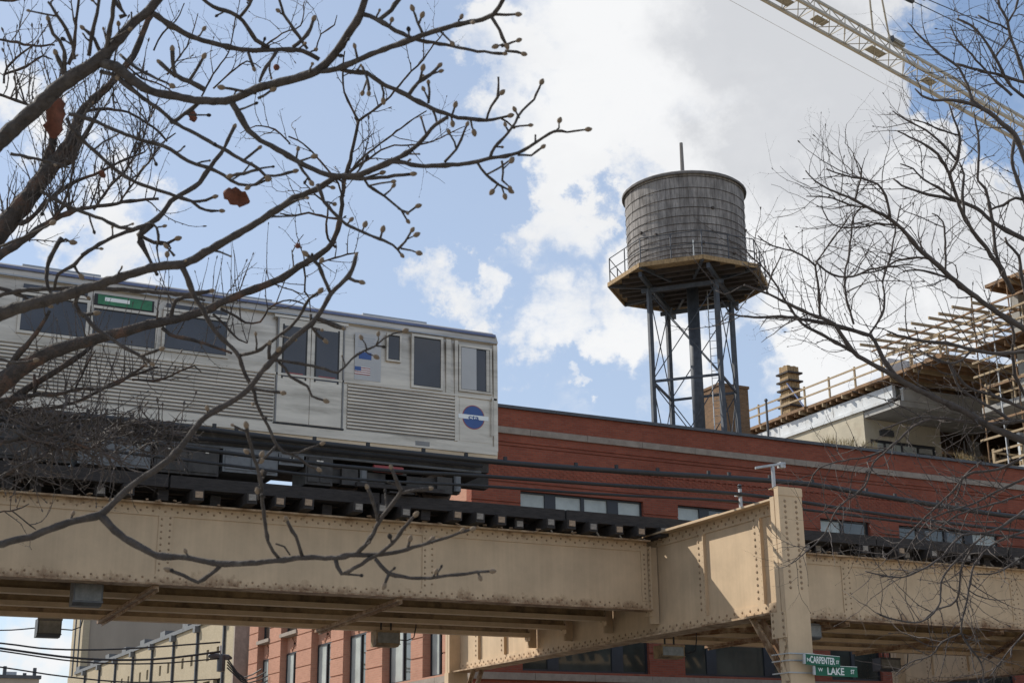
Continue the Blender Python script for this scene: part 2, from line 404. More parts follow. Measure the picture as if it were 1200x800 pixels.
M_STUCCO = mat('cream_stucco', (.46, .41, .31), .9, var=.16, scale=1.1, stain=((.33, .27, .19), .4, .8), bump=.2)
M_WRAP = mat('white_sheathing', (.58, .60, .61), .7, var=.18, scale=1.2, stain=((.38, .36, .33), .4, 1))
M_CREAMB = brick_mat('cream_brick', (.44, .375, .265), (.40, .335, .23), (.36, .31, .23), .3)
M_TAUPE = mat('taupe_render', (.33, .28, .225), .9, var=.12, scale=.5, stretch=(1, 1, .3))
M_CRANE = mat('crane_ivory_paint', (.37, .345, .29), .5, var=.15, scale=3)
M_CRANE_DK = mat('crane_grating', (.26, .24, .19), .6, var=.2)
M_ASPHALT = mat('asphalt', (.075, .072, .068), .9, var=.25, scale=5, bump=.4)
M_PAVE = mat('pavement_concrete', (.38, .35, .30), .9, var=.15, scale=2, bump=.2)
M_GROUND = mat('city_ground', (.42, .345, .24), .95, var=.25, scale=.08)
M_LINE = mat('road_paint', (.7, .68, .6), .7, var=.15)
M_BARK_A = mat('smooth_grey_bark', (.058, .047, .040), .9, var=.5, scale=22, bump=.9, stain=((.12, .105, .09), .3, 12))
M_BARK_B = mat('rough_dark_bark', (.055, .045, .039), .9, var=.5, scale=14, bump=.9, bscale=60, stain=((.15, .075, .045), .5, 7))
M_BARK_D = mat('grey_twig_bark', (.085, .07, .062), .85, var=.4, scale=10, bump=.4)
M_TWIG = mat('twig_bark', (.075, .06, .052), .8, var=.4, scale=12)
M_BUD = mat('bud_scale', (.19, .14, .095), .9, var=.4, scale=60)
M_LEAF = mat('dead_leaf', (.13, .045, .026), .85, var=.5, scale=25)
M_STRAW = mat('dry_grass', (.45, .34, .17), .9, var=.35)
# ------------------------------------------------------------------ ground and streets
def structure(name, mb, m): return part(name, mb, m, kind='structure')
g = MB(); S = 3000
g.quad((-S, -S, 0), (S, -S, 0), (S, S, 0), (-S, S, 0)); structure('ground', g, M_GROUND)
structure('lake_street_road', MB().box((-250, 21.6, -.3), (250, 34.2, .004)), M_ASPHALT)
structure('carpenter_street_road', MB().box((3.0, -200, -.3), (13.0, 21.6, .004)), M_ASPHALT)
structure('carpenter_street_road_beyond', MB().box((3.0, 34.2, -.3), (13.0, 240, .004)), M_ASPHALT)
for (a, b, nm) in (((-60, 17.6), (2.8, 21.4), 'pavement'), ((13.2, 17.6), (120, 21.4), 'pavement'), ((-60, 34.4), (2.8, 38.0), 'pavement'), ((13.2, 34.4), (120, 38.0), 'pavement')):
    structure(nm, MB().box((a[0], a[1], -.2), (b[0], b[1], .13)), M_PAVE)
    k = MB()
    if a[1] < 30: k.box((a[0], b[1] + .004, -.2), (b[0], b[1] + .18, .135))
    else: k.box((a[0], a[1] - .18, -.2), (b[0], a[1] - .004, .135))
    structure('kerb', k, M_CONC)
structure('pavement', MB().box((13.2, 38.004, -.2), (17.8, 240, .13)), M_PAVE)
structure('pavement', MB().box((-60, -4, -.2), (2.8, 17.596, .13)), M_PAVE)
ln = MB()
for i in range(-20, 21): ln.box((i * 6, 27.8, -.1), (i * 6 + 3, 27.95, .008))
structure('road_centre_line', ln, M_LINE)

# ------------------------------------------------------------------ elevated railway
ER = empty('elevated_railway', (16.2, 27.9, 0), 'beige riveted steel elevated railway carrying tracks across the whole view', 'elevated railway')
Z0, Z1 = 5.10, 6.55            # longitudinal girders
ZC0, ZC1 = 4.60, 6.68          # cross girders
BENTS = (0.9, 16.2, 31.5, 46.8)
GY = (25.18, 27.05, 28.85, 30.62)
tf = MB(); Zf = (0, 0, 1)
def rivet_mesh(mb, x, y, z, n, r=.022): mb.dome((x, y, z), n, r, .016)
def long_girder(xa, xb, yc, detail):
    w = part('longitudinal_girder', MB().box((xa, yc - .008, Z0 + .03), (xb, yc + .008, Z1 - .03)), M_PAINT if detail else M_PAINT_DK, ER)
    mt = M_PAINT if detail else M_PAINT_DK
    for z0, z1 in ((Z0, Z0 + .03), (Z1 - .03, Z1)):
        part('flange', MB().box((xa, yc - .18, z0), (xb, yc + .18, z1)), M_PAINT_COL if not detail else mt, w)  # inner flanges paler than their webs: lit edges put into the colour
    if not detail: part('lit_edge_lip', MB().box((xa, yc - .182, Z0 - .02), (xb, yc - .168, Z0 + .075)), M_PAINT_COL, w)  # pale strip added to paint the lit lower edge
    if not detail:
        a = MB()
        for s in (-1, 1):
            a.box((xa, yc + s * .009, Z0 + .031), (xb, yc + s * .03, Z0 + .19)); a.box((xa, yc + s * .009, Z1 - .19), (xb, yc + s * .03, Z1 - .031))
        part('flange_angle', a, mt, w)
        return w
    for s in (-1, 1):
        part('flange_angle', MB().box((xa, yc + s * .0085, Z0 + .031), (xb, yc + s * .03, Z0 + .20)), mt, w)
        part('flange_angle', MB().box((xa, yc + s * .0085, Z1 - .22), (xb, yc + s * .03, Z1 - .031)), mt, w)
    rv = MB(); n = Vector((0, -1, 0)); y = yc - .030
    x = xa + .06; i = 0
    while x < xb - .05:
        off = .055 if i % 2 else 0
        rivet_mesh(rv, x, y, Z0 + .085 + off, n); rivet_mesh(rv, x, y, Z1 - .14 + off, n)
        x += .11; i += 1
    L = xb - xa
    for fx in (0.32, .665):
        xs = xa + L * fx - .02
        part('splice_plate', MB().box((xs - .13, yc - .026, Z0 + .2005), (xs + .13, yc - .0085, Z1 - .2205)), mt, w)
        for q in range(9):
            z = Z0 + .27 + q * .113
            for dx in (-.075, .075): rivet_mesh(rv, xs + dx, yc - .026, z + (.03 if dx > 0 else 0), n)
    for xs, s in ((xa, 1), (xb, -1)):        # end angles on the cross girders
        x0, x1 = sorted((xs + s * .012, xs + s * .16)); part('end_angle', MB().box((x0, yc - .04, Z0 + .2005), (x1, yc - .0085, Z1 - .2205)), mt, w)
        for q in range(10): rivet_mesh(rv, xs + s * .09, yc - .04, Z0 + .26 + q * .1, n)
    part('rivets', rv, M_RIVET, w, kind='stuff')
    return w
for i in range(len(BENTS) - 1):
    for j, yc in enumerate(GY):
        long_girder(BENTS[i] + .27, BENTS[i + 1] - .27, yc, j == 0)
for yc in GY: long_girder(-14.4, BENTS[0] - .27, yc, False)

def cross_girder(xc, detail):
    y0, y1 = 20.83, 34.97
    w = part('cross_girder', MB().box((xc - .01, y0, ZC0 + .035), (xc + .01, y1, ZC1 - .035)), M_PAINT_CG, ER)
    for z0, z1 in ((ZC0, ZC0 + .035), (ZC1 - .035, ZC1)):
        part('flange', MB().box((xc - .26, y0, z0), (xc + .26, y1, z1)), M_PAINT_CG, w)
    part('cover_plate', MB().box((xc - .24, 22.6, ZC1 + .001), (xc + .24, 33.2, ZC1 + .018)), M_PAINT_CG, w)
    rv = MB()
    for s in (-1, 1):
        part('flange_angle', MB().box((xc + s * .0105, y0, ZC0 + .036), (xc + s * .036, y1, ZC0 + .24)), M_PAINT_CG, w)
        part('flange_angle', MB().box((xc + s * .0105, y0, ZC1 - .24), (xc + s * .036, y1, ZC1 - .036)), M_PAINT_CG, w)
        n = Vector((s, 0, 0)); y = y0 + .06; i = 0
        if s < 0:
            while y < y1 - .05:
                off = .075 if i % 2 else 0
                rivet_mesh(rv, xc + s * .036, y, ZC0 + .09 + off, n, .029); rivet_mesh(rv, xc + s * .036, y, ZC1 - .17 + off, n, .029)
                y += .125; i += 1
    for ys in STIFF_Y:
        part('stiffener', MB().box((xc - .034, ys - .15, ZC0 + .2405), (xc - .0105, ys + .14, ZC1 - .2405))
             .box((xc - .085, ys - .15, ZC0 + .2405), (xc - .0345, ys - .125, ZC1 - .2405)), M_PAINT_CG, w)
        for q in range(13):
            z = ZC0 + .31 + q * .122
            rivet_mesh(rv, xc - .034, ys + .085, z + .06, Vector((-1, 0, 0)), .031); rivet_mesh(rv, xc - .034, ys - .075, z, Vector((-1, 0, 0)), .031)
    for yc in GY:                                    # connection angles at each stringer
        for s in (-1, 1):
            part('connection_angle', MB().box((xc - .27, yc + s * .011, ZC0 + .4), (xc - .25, yc + s * .14, ZC1 - .25)).box((xc - .25, yc + s * .011, ZC0 + .25), (xc - .0365, yc + s * .03, ZC1 - .25)), M_PAINT_CG, w)
            part('connection_angle', MB().box((xc + .25, yc + s * .011, ZC0 + .4), (xc + .27, yc + s * .14, ZC1 - .25)).box((xc + .0365, yc + s * .011, ZC0 + .25), (xc + .25, yc + s * .03, ZC1 - .25)), M_PAINT_CG, w)
            for q in range(13): rivet_mesh(rv, xc - .27, yc + s * .08, ZC0 + .5 + q * .105, Vector((-1, 0, 0)), .027)
    part('rivets', rv, M_RIVET, w, kind='stuff')
    # knee braces of two angle bars each
    for s, ye in ((1, y0), (-1, y1)):
        for dx in (-.13, .13):
            a = Vector((xc + dx, ye + s * 1.02, ZC0 - .006)); b = Vector((xc + dx, ye + s * .02, ZC0 - 1.30))
            part('knee_brace', MB().bar(a, b, .10, .022).bar(a + Vector((.04 if dx < 0 else -.04, 0, 0)), b + Vector((.04 if dx < 0 else -.04, 0, 0)), .02, .13), M_PAINT_CG, w)
    return w
STIFF_Y = (on_x(888, 640, 16.16).y, on_x(822, 660, 16.16).y, 32.4, 33.9)
def column(xc, near):
    ya, yb = (20.55, 20.81) if near else (34.99, 35.25)
    zt = 6.82
    c = part('column', MB().box((xc - .33, ya, 0.15), (xc + .20, ya + .03, zt)), M_PAINT_COL, ER)       # front cover plate
    part('column_plate', MB().box((xc - .33, yb - .03, 0.15), (xc + .20, yb, zt - .14)), M_PAINT_COL, c)
    part('web_plate', MB().box((xc - .075, ya + .031, ZC0 - .02), (xc - .055, yb - .031, zt)), M_PAINT_COL, c)
    for xs in (xc - .33, xc + .17):                  # channel lips
        part('channel_flange', MB().box((xs, ya + .0305, 0.15), (xs + .03, ya + .12, zt)), M_PAINT_COL, c)
        part('channel_flange', MB().box((xs, yb - .12, 0.15), (xs + .03, yb - .0305, zt - .14)), M_PAINT_COL, c)
    part('gusset_plate', MB().box((xc - .355, ya + .01, ZC0 - .46), (xc - .3305, yb + (.16 if near else .0), ZC0 - .004)), M_PAINT_COL, c)
    part('column_cap', MB().box((xc - .34, ya - .012, zt - .14), (xc + .21, ya - .0005, zt + .004)).box((xc - .335, ya - .004, zt + .005), (xc + .205, yb + .01, zt + .02)), M_PAINT_COL, c)
    part('column_base', MB().box((xc - .55, ya - .25, .02), (xc + .42, yb + .25, .15)), M_CONC, c)
    rv = MB()
    if near:
        for q in range(17):
            z = zt - .24 - q * .098
            for dx in (-.19, .06): rivet_mesh(rv, xc + dx, ya, z, Vector((0, -1, 0)), .031)
        for q in range(4):
            for yy in (ya + .07, ya + .36): rivet_mesh(rv, xc - .355, yy, ZC0 - .40 + q * .12, Vector((-1, 0, 0)), .031)
    z = ZC0 - .5; k = 0
    while z > .6:
        for xs in (xc - .345, xc + .20):
            y2, y1 = (ya + .05, yb - .05) if k % 2 else (yb - .05, ya + .05)
            part('lacing_bar', MB().bar((xs, y1, z), (xs, y2, z - .36), .075, .014, up=Vector((1, 0, 0))), M_PAINT_COL, c)
        if near: rivet_mesh(rv, xc - .352, y1, z - .01, Vector((-1, 0, 0)), .031); rivet_mesh(rv, xc - .352, y1, z - .12, Vector((-1, 0, 0)), .029)
        z -= .36; k += 1
    if rv.v: part('rivets', rv, M_RIVET, c, kind='stuff')
    return c
for xb in BENTS:
    cross_girder(xb, True); column(xb, True); column(xb, False)
# lateral struts and diagonals under the girders
def lat(a, b, w=.11):
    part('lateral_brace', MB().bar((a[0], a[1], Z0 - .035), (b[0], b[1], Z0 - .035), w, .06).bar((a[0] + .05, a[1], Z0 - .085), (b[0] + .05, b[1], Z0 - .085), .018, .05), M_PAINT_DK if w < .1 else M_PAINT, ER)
for x0 in (.9, 16.2, 31.5):
    for x1, x2 in ((4.85, 5.05), (9.45, 9.85)): lat((x0 + x1, 25.1), (x0 + x2, 30.9))
    if x0 > 10: lat((x0 + 1.0, 30.5), (x0 + 4.5, 25.3), .1); lat((x0 + 14.3, 30.5), (x0 + 10.4, 25.3), .1)

# track: ties, rails, guard timbers
TIE = MB().box((-.095, -1.45, -.1), (.095, 1.45, .1)).mesh('railway_tie', M_TIE)
END = [MB().box((-.068, -.006, -.052), (.068, .006, .06)).mesh('end_grain', m) for m in (M_TIE_END, M_TIE_END, M_TIE_END2)]
rng = random.Random(3)
for yt in (26.1, 29.72):
    x = -13.9
    while x < 46.3:
        out = rng.random() < .62
        dy = (-.02 + rng.uniform(-.03, .03)) if out else (.22 + rng.uniform(0, .2))
        tie = piece('railway_tie', TIE, ER, (x + rng.uniform(-.05, .05), yt + dy, 6.664 + rng.uniform(-.006, .006)), (rng.uniform(-.01, .01), rng.uniform(-.06, .06), rng.uniform(-.03, .03)))
        if yt < 28 and 1 < x < 36 and (out or rng.random() < .3):
            e = bpy.data.objects.new('end_grain', rng.choice(END)); COL.objects.link(e); e.parent = tie; e.location = (rng.uniform(-.015, .015), -1.4565, rng.uniform(-.02, .015)); ROOT[e] = Vector()
        x += .5 + rng.uniform(-.05, .06)
    for s in (-1, 1):
        yr = yt + s * .75; r = MB()
        r.box((-14.3, yr - .065, 6.768), (46.6, yr + .065, 6.785)).box((-14.3, yr - .012, 6.7855), (46.6, yr + .012, 6.905)).box((-14.3, yr - .035, 6.9055), (46.6, yr + .035, 6.945))
        part('running_rail', r, M_RAIL, ER)
gm = MB().box((-1.98, -.09, -.11), (1.98, .09, .11)).mesh('guard_timber', M_TIE)
for k in range(15):
    piece('guard_timber', gm, ER, (-12.2 + k * 4.0, 24.86 + rng.uniform(-.015, .015), 6.885 + rng.uniform(-.012, .012)), (0, 0, rng.uniform(-.004, .004)))
    piece('guard_timber', gm, ER, (-12.2 + k * 4.0, 27.35, 6.885))
    piece('guard_timber', gm, ER, (-12.2 + k * 4.0, 28.45, 6.885)); piece('guard_timber', gm, ER, (-12.2 + k * 4.0, 31.0, 6.885))
tr = MB().box((-14.3, 27.55, 6.98), (46.6, 27.63, 7.08)); part('contact_rail', tr, M_RAIL, ER)
cv = MB().box((-14.3, 27.5, 7.14), (46.6, 27.7, 7.17)); part('contact_rail_cover', cv, M_TIE, ER)
sp = MB()
for k in range(80):                                    # splinters and shims that hang over the flange between the tie ends
    x = rng.uniform(2, 34); y = 24.97 + rng.uniform(-.02, .06); z = 6.56 + rng.uniform(0, .03)
    sp.bar((x, y, z), (x + rng.uniform(-.12, .12), y - rng.uniform(.02, .08), z - rng.uniform(-.02, .05)), rng.uniform(.03, .08), .02)
part('timber_shims', sp, M_TIE_END2, ER, kind='stuff')
dm = MB().box((-1.98, -.075, -.02), (1.98, .075, .02)).mesh('deck_board', M_TIE)
for k in range(15):
    for q in range(9):
        if q == 0:
            for yy in (24.99, 25.10, 25.21, 26.99, 27.12, 27.24): piece('deck_board', dm, ER, (-12.2 + k * 4.0, yy, 6.79 + .003 * (yy * 100 % 3)))
        else: piece('deck_board', dm, ER, (-12.2 + k * 4.0, 25.43 + q * .158, 6.79 + rng.uniform(-.004, .004)))
fw = MB().box((-1.98, -.13, -.02), (1.98, .13, .02)).mesh('walkway_plank', M_TIE)
for k in range(15):
    for q in range(2): piece('walkway_plank', fw, ER, (-12.2 + k * 4.0, 27.78 + q * .29, 6.80 + rng.uniform(-.004, .004)))

# ------------------------------------------------------------------ train car
def build_car(X0=-2.42, X1=12.24, yt=26.1):
    car = empty('train_car', ((X0 + X1) / 2, yt, 6.945), 'silver fluted metro car running on the near track of the viaduct', 'train car')
    hw = 1.42; yn = yt - hw
    def sec(scale=1.0):
        pts = [(-hw + .03, 7.86), (-hw, 8.0), (-hw, 9.25), (-hw + .035, 10.0), (-hw + .075, 10.24)]
        return pts + [(-a, b) for a, b in reversed(pts)]
    shell = MB().prism([(X0, yt + a, b) for a, b in sec()], (X1 - X0, 0, 0))
    body = part('body', shell, M_STEEL, car)
    rp = [(-hw + .06, 10.241), (-hw + .03, 10.29), (-hw + .10, 10.44), (-hw + .28, 10.56), (-.6, 10.68), (0, 10.72), (.6, 10.68), (hw - .28, 10.56), (hw - .10, 10.44), (hw - .03, 10.29), (hw - .06, 10.241)]
    roof = part('roof', MB().prism([(X0 - .03, yt + a, b) for a, b in rp], (X1 - X0 + .06, 0, 0)), M_STEEL, car)
    part('roof_stripe', MB().bar((X0, yn + .076, 10.435), (X1, yn + .076, 10.435), .03, .05), M_STRIPE, roof)
    part('rain_gutter', MB().bar((X0, yn + .03, 10.27), (X1, yn + .03, 10.27), .05, .03), M_ROOF, roof)
    for k in range(4):
        part('roof_vent', MB().box((X0 + 2.2 + k * 3.3, yt - .5, 10.70), (X0 + 3.6 + k * 3.3, yt + .5, 10.83)), M_ROOF, roof)
    for s in (-1, 1):
        y = yt + s * hw
        def slab(x0, x1, z0, z1, d0, d1): return MB().box((x0, y + s * d0, z0), (x1, y + s * d1, z1))
        XC = (X0 + X1) / 2
        def win(x0, x1, z0, z1, fr=.05, name='window'):
            f = MB()
            dp = .035
            f.box((x0 - fr, y - s * .02, z0 - fr), (x1 + fr, y + s * dp, z0)).box((x0 - fr, y - s * .02, z1), (x1 + fr, y + s * dp, z1 + fr)).box((x0 - fr, y - s * .02, z0), (x0, y + s * dp, z1)).box((x1, y - s * .02, z0), (x1 + fr, y + s * dp, z1))
            w = part(name, f, M_STEEL, car)
            part('pane', slab(x0, x1, z0, z1, -.02, .012), M_GLASS_T, w)
            part('gasket', MB().box((x0, y + s * .0125, z0), (x1, y + s * .02, z0 + .018)).box((x0, y + s * .0125, z1 - .018), (x1, y + s * .02, z1)), M_RUBBER, w)
            return w
        # fluted lower side between the doors and the ends
        doors = ((XC - 4.0 - .64, XC - 4.0 + .64 - .02), (7.66, 8.93))
        secs = ((X0 + .95, doors[0][0] - .06), (doors[0][1] + .06, doors[1][0] - .06), (doors[1][1] + .12, 11.28))
        for a, b in secs:
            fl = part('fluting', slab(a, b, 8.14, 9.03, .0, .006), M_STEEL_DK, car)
            rb = MB(); z = 8.16
            for k in range(13):
                rb.prism([(a, y + s * .0065, z), (a, y + s * .034, z + .012), (a, y + s * .034, z + .038), (a, y + s * .0065, z + .05)], (b - a, 0, 0)); z += .0675
            part('ribs', rb, M_STEEL_RIB, fl, kind='stuff')
        part('belt_rail', slab(X0 + .03, X1 - .03, 9.045, 9.085, -.01, .03), M_STEEL, car)
        part('side_sill', slab(X0 + .03, X1 - .03, 7.93, 8.10, -.03, .028), M_STEEL, car)
        for a, b in ((5.52, 6.66), (3.02, 4.12)):
            w = win(a, b, 9.28, 9.93)
            part('transom', slab(a - .05, b + .05, 10.0, 10.05, -.02, .03), M_STEEL, w); part('upper_pane', slab(a, b, 9.96, 10.14, -.02, .004), M_GLASS_T, w)
        w = win(4.24, 5.35, 9.24, 9.86); 
        sg = part('destination_sign', slab(4.24, 5.30, 9.93, 10.14, -.03, .006), M_RUBBER, w)
        win(1.9, 2.5, 9.28, 9.93)
        for a, b in doors:
            mid = (a + b) / 2
            for x0, x1 in ((a, mid - .008), (mid + .008, b)):
                d = part('door', slab(x0, x1, 8.15, 10.16, -.01, .016), M_STEEL, car)
                wx0, wx1 = (x0 + .10, x1 - .10)
                part('door_pane', slab(wx0, wx1, 9.02, 10.02, .0, .024), M_GLASS_T, d)
                part('gasket', slab(wx0 - .03, wx0 - .001, 8.99, 10.05, .0, .028), M_RUBBER, d); part('gasket', slab(wx1 + .001, wx1 + .03, 8.99, 10.05, .0, .028), M_RUBBER, d)
                part('red_strip', slab(wx0 + .05, wx1 - .04, 9.09, 9.11, .0245, .027), M_RED, d)
            part('door_track', slab(a - .1, b + .1, 10.17, 10.22, -.02, .03), M_STEEL, car)
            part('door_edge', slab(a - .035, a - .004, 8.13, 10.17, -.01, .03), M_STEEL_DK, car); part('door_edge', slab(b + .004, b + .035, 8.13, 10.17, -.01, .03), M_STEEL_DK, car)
            part('threshold', slab(a - .05, b + .05, 8.105, 8.135, -.01, .045), M_RUBBER, car)
        # cab end: small vent window, tall dark window, end window with sliding sash
        w = win(9.86, 10.10, 9.62, 10.12, .035, 'small_window')
        win(10.40, 10.98, 9.16, 10.16, .05, 'cab_window')
        w = win(11.42, 12.06, 9.20, 10.08, .045, 'end_window')
        part('sash', slab(11.43, 11.76, 9.21, 10.07, .0125, .03), M_WHITE, w); part('sash', slab(11.98, 12.05, 9.21, 10.07, .0125, .03), M_STEEL, w)
        part('end_post', slab(12.14, 12.23, 8.0, 10.2, -.02, .03), M_STEEL, car); part('post', slab(11.10, 11.20, 9.09, 10.2, -.01, .022), M_STEEL, car); part('post', slab(11.29, 11.36, 8.14, 10.2, -.01, .022), M_STEEL, car)
        # notices beside the door
        nt = part('notice_panel', slab(9.18, 9.72, 9.14, 10.08, -.01, .008), M_WHITE, car)
        st = MB()
        for k in range(5): st.box((9.24, y + s * .0085, 9.80 + k * .045), (9.24 + .36 - .05 * (k % 2), y + s * .011, 9.815 + k * .045))
        part('printed_lines', st, M_ROOF, nt); part('blue_notice', slab(9.26, 9.52, 9.56, 9.70, .0085, .012), M_BLUE, nt, label='blue sticker')
        fl = part('flag_emblem', slab(9.18, 9.50, 9.24, 9.40, .0085, .011), M_SIGNWHITE, nt)
        fs = MB()
        for k in range(4): fs.box((9.18, y + s * .0115, 9.245 + k * .042), (9.50, y + s * .013, 9.265 + k * .042))
        part('flag_stripes', fs, M_RED, fl); part('flag_canton', slab(9.18, 9.31, 9.32, 9.40, .0135, .0145), M_BLUE, fl)
        # round transit emblem near the end
        ang = [2 * math.pi * k / 40 for k in range(40)]
        cx, cz = 11.70, 8.655
        bp = part('emblem_panel', slab(11.40, 12.10, 8.16, 9.02, -.01, .006), M_STEEL, car)
        def disc(r, d0, d1): return MB().prism([(cx + r * math.cos(a), y + s * d0, cz + r * math.sin(a)) for a in ang], (0, s * (d1 - d0), 0))
        em = part('round_emblem', disc(.245, .0065, .0095), M_RED, car)
        part('blue_disc', disc(.228, .0097, .0115), M_BLUE, em)
        part('emblem_bar', slab(cx - .33, cx + .33, cz - .045, cz + .045, .0117, .0135), M_SIGNWHITE, em)
        tm = text_mesh('cta', .13, M_BLUE, .001, squash=1.5)
        if s < 0: piece('lettering', tm, em, (cx, y - .0150, cz - .006), (rad(90), 0, 0))
        else: piece('lettering', tm, em, (cx, y + .0150, cz - .006), (rad(90), 0, math.pi))
        # green route sign over the second window
        gp = part('route_sign', slab(4.30, 5.26, 9.95, 10.13, .007, .010), mat('lit_route_green', (.03, .16, .075), .5, var=.4, scale=7), car, label='green route sign above the window')
        part('route_strip', slab(4.42, 4.86, 10.02, 10.09, .0105, .012), M_SIGNWHITE, gp)
        part('hand_rail', MB().tube([(12.10, y + s * .06, 8.3), (12.10, y + s * .06, 9.1)], .015), M_STEEL, car)
        part('number_plate', slab(10.45, 10.75, 7.965, 8.055, .0285, .031), M_STEEL_DK, car)
    # running gear
    uf = part('underframe', MB().box((X0 + .1, yt - 1.2, 7.62), (X1 - .1, yt + 1.2, 7.858)), M_UNDER, car)
    rngu = random.Random(11)
    for (a, b, z0, m) in ((-1.2, 2.5, 7.1, M_UNDER), (2.62, 4.1, 7.06, M_UNDER), (4.2, 5.45, 7.08, M_UNDER_G), (5.52, 6.68, 7.05, M_UNDER), (6.75, 7.78, 7.16, M_UNDER_G), (7.80, 8.28, 7.38, M_UNDER_G), (8.32, 8.85, 7.06, M_UNDER)):
        bx = part('equipment_box', MB().box((a, yt - 1.28, z0), (b, yt - .5, 7.615)), m, car)
        part('box_lid', MB().box((a + .04, yt - 1.30, z0 + .05), ((a + b) / 2 - .02, yt - 1.2805, 7.57)).box(((a + b) / 2 + .02, yt - 1.30, z0 + .05), (b - .04, yt - 1.2805, 7.57)), m, bx)
        part('latch', MB().box((a + .2, yt - 1.315, 7.45), (a + .26, yt - 1.3005, 7.52)).box((b - .26, yt - 1.315, 7.45), (b - .2, yt - 1.3005, 7.52)), M_STEEL, bx)
    part('conduit', MB().tube([(X0 + .3, yt - 1.32, 7.72), (X1 - .3, yt - 1.32, 7.72)], .035), M_CABLE, uf)
    part('conduit', MB().tube([(X0 + .3, yt - 1.26, 7.60), (X1 - .3, yt - 1.26, 7.60)], .025), M_UNDER_G, uf)
    for tx in (X0 + 2.35, X1 - 2.05):
        t = part('bogie', MB().box((tx - 1.35, yt - 1.13, 7.16), (tx + 1.35, yt - .97, 7.42)).box((tx - 1.35, yt + .97, 7.16), (tx + 1.35, yt + 1.13, 7.42)).box((tx - .22, yt - 1.13, 7.2), (tx + .22, yt + 1.13, 7.5)), M_UNDER, car)
        for wx in (tx - .98, tx + .98):
            for s in (-1, 1):
                prof = [(.0, -.07), (.30, -.07), (.335, -.05), (.335, .03), (.37, .05), (.37, .07), (0, .07)]
                w = MB(); n0 = 0; K = 20
                for r, a in prof:
                    for j in range(K):
                        th = 2 * math.pi * j / K; w.v.append((wx + r * math.cos(th), yt + s * (.79 - a), 7.28 + r * math.sin(th)))
                for i in range(len(prof) - 1):
                    for j in range(K): w.f.append((i * K + j, i * K + (j + 1) % K, (i + 1) * K + (j + 1) % K, (i + 1) * K + j))
                part('wheel', w, M_RAIL, t)
                part('axle_box', MB().box((wx - .16, yt + s * .98, 7.12), (wx + .16, yt + s * 1.24, 7.44)), M_UNDER, t)
                part('spring', MB().tube([(wx + .28, yt + s * 1.2, 7.18), (wx + .28, yt + s * 1.2, 7.5)], .075, 10), M_UNDER_G, t)
            part('axle', MB().tube([(wx, yt - .8, 7.28), (wx, yt + .8, 7.28)], .06, 8), M_UNDER, t)
        part('collector_shoe', MB().box((tx - .9, yt - 1.42, 7.08), (tx + .9, yt - 1.30, 7.16)).box((tx - .25, yt - 1.45, 7.0), (tx + .25, yt - 1.28, 7.03)), M_TIE, t)
        part('motor', MB().tube([(tx - .45, yt - .5, 7.3), (tx - .45, yt + .5, 7.3)], .24, 12).tube([(tx + .45, yt - .5, 7.3), (tx + .45, yt + .5, 7.3)], .24, 12), M_UNDER, t)
        part('brake_cylinder', MB().tube([(tx - .5, yt - 1.2, 7.5), (tx + .1, yt - 1.2, 7.5)], .07, 8), M_RED if tx > 5 else M_UNDER_G, t, label='reddish brake cylinder' if tx > 5 else None)
    part('coupler', MB().box((X1 - .2, yt - .12, 7.55), (X1 + .42, yt + .12, 7.78)), M_UNDER, car)
    part('coupler', MB().box((X0 - .42, yt - .12, 7.55), (X0 + .2, yt + .12, 7.78)), M_UNDER, car)
    part('end_door', MB().box((X1 + .0005, yt - .42, 8.0), (X1 + .02, yt + .42, 10.0)), M_STEEL, car)
    part('tail_light', MB().box((X1 + .0005, yt - 1.2, 8.25), (X1 + .03, yt - .95, 8.4)), M_RED, car); part('tail_light', MB().box((X1 + .0005, yt + .95, 8.25), (X1 + .03, yt + 1.2, 8.4)), M_RED, car)
    return car
build_car()
# ------------------------------------------------------------------ cables, signs and fittings on the viaduct
def wire(name, pts, r, label, m=None, cat='cable', group=None, clips=None, k=6):
    # smooth through the points
    P = [Vector(p) for p in pts]; Q = []
    for i in range(len(P) - 1):
        p0 = P[max(i - 1, 0)]; p1 = P[i]; p2 = P[i + 1]; p3 = P[min(i + 2, len(P) - 1)]
        for t in range(4):
            u = t / 4
            Q.append(.5 * ((2 * p1) + (p2 - p0) * u + (2 * p0 - 5 * p1 + 4 * p2 - p3) * u * u + (3 * p1 - p0 - 3 * p2 + p3) * u ** 3))
    Q.append(P[-1])
    o = part(name, MB().tube(Q, r, k), m or M_CABLE, None, loc=P[0], smooth=True)
    tag(o, label, cat, group)
    if clips:
        c = MB(); L = 0
        for i in range(len(Q) - 1):
            seg = (Q[i + 1] - Q[i]).length; L += seg
            while L > clips:
                L -= clips; p = Q[i + 1] + Vector((random.uniform(-.15, .15), 0, 0))
                c.box((p.x - .03, p.y - .02, p.z + r * .2), (p.x + .03, p.y + .02, p.z + r + .055))
        part('cable_clips', c, M_CABLE, o, kind='stuff')
    return o
def cab(pts, y): return [tuple(on_y(px, py, y)) for px, py in pts]
c1 = [(-8, 21.9, 7.10), (-2, 21.9, 7.16)] + cab([(0, 478), (200, 498), (374, 519.5), (594, 542), (730, 552), (860, 560), (908, 563.5), (955, 568), (1032, 581), (1120, 595), (1200, 606)], 21.9) + [(28, 21.9, 7.1), (31.5, 21.9, 7.25)]
wire('power_cable', c1, .052, 'thickest black cable with clips, topmost of the three along the viaduct', clips=.95, group='black cables strung along the viaduct')
c2 = [(-8, 22.1, 6.85), (0.9, 22.1, 6.97)] + cab([(390, 545), (560, 557), (700, 567), (860, 578), (940, 588), (1032, 602), (1200, 622)], 22.1) + [(31.5, 22.1, 6.9)]
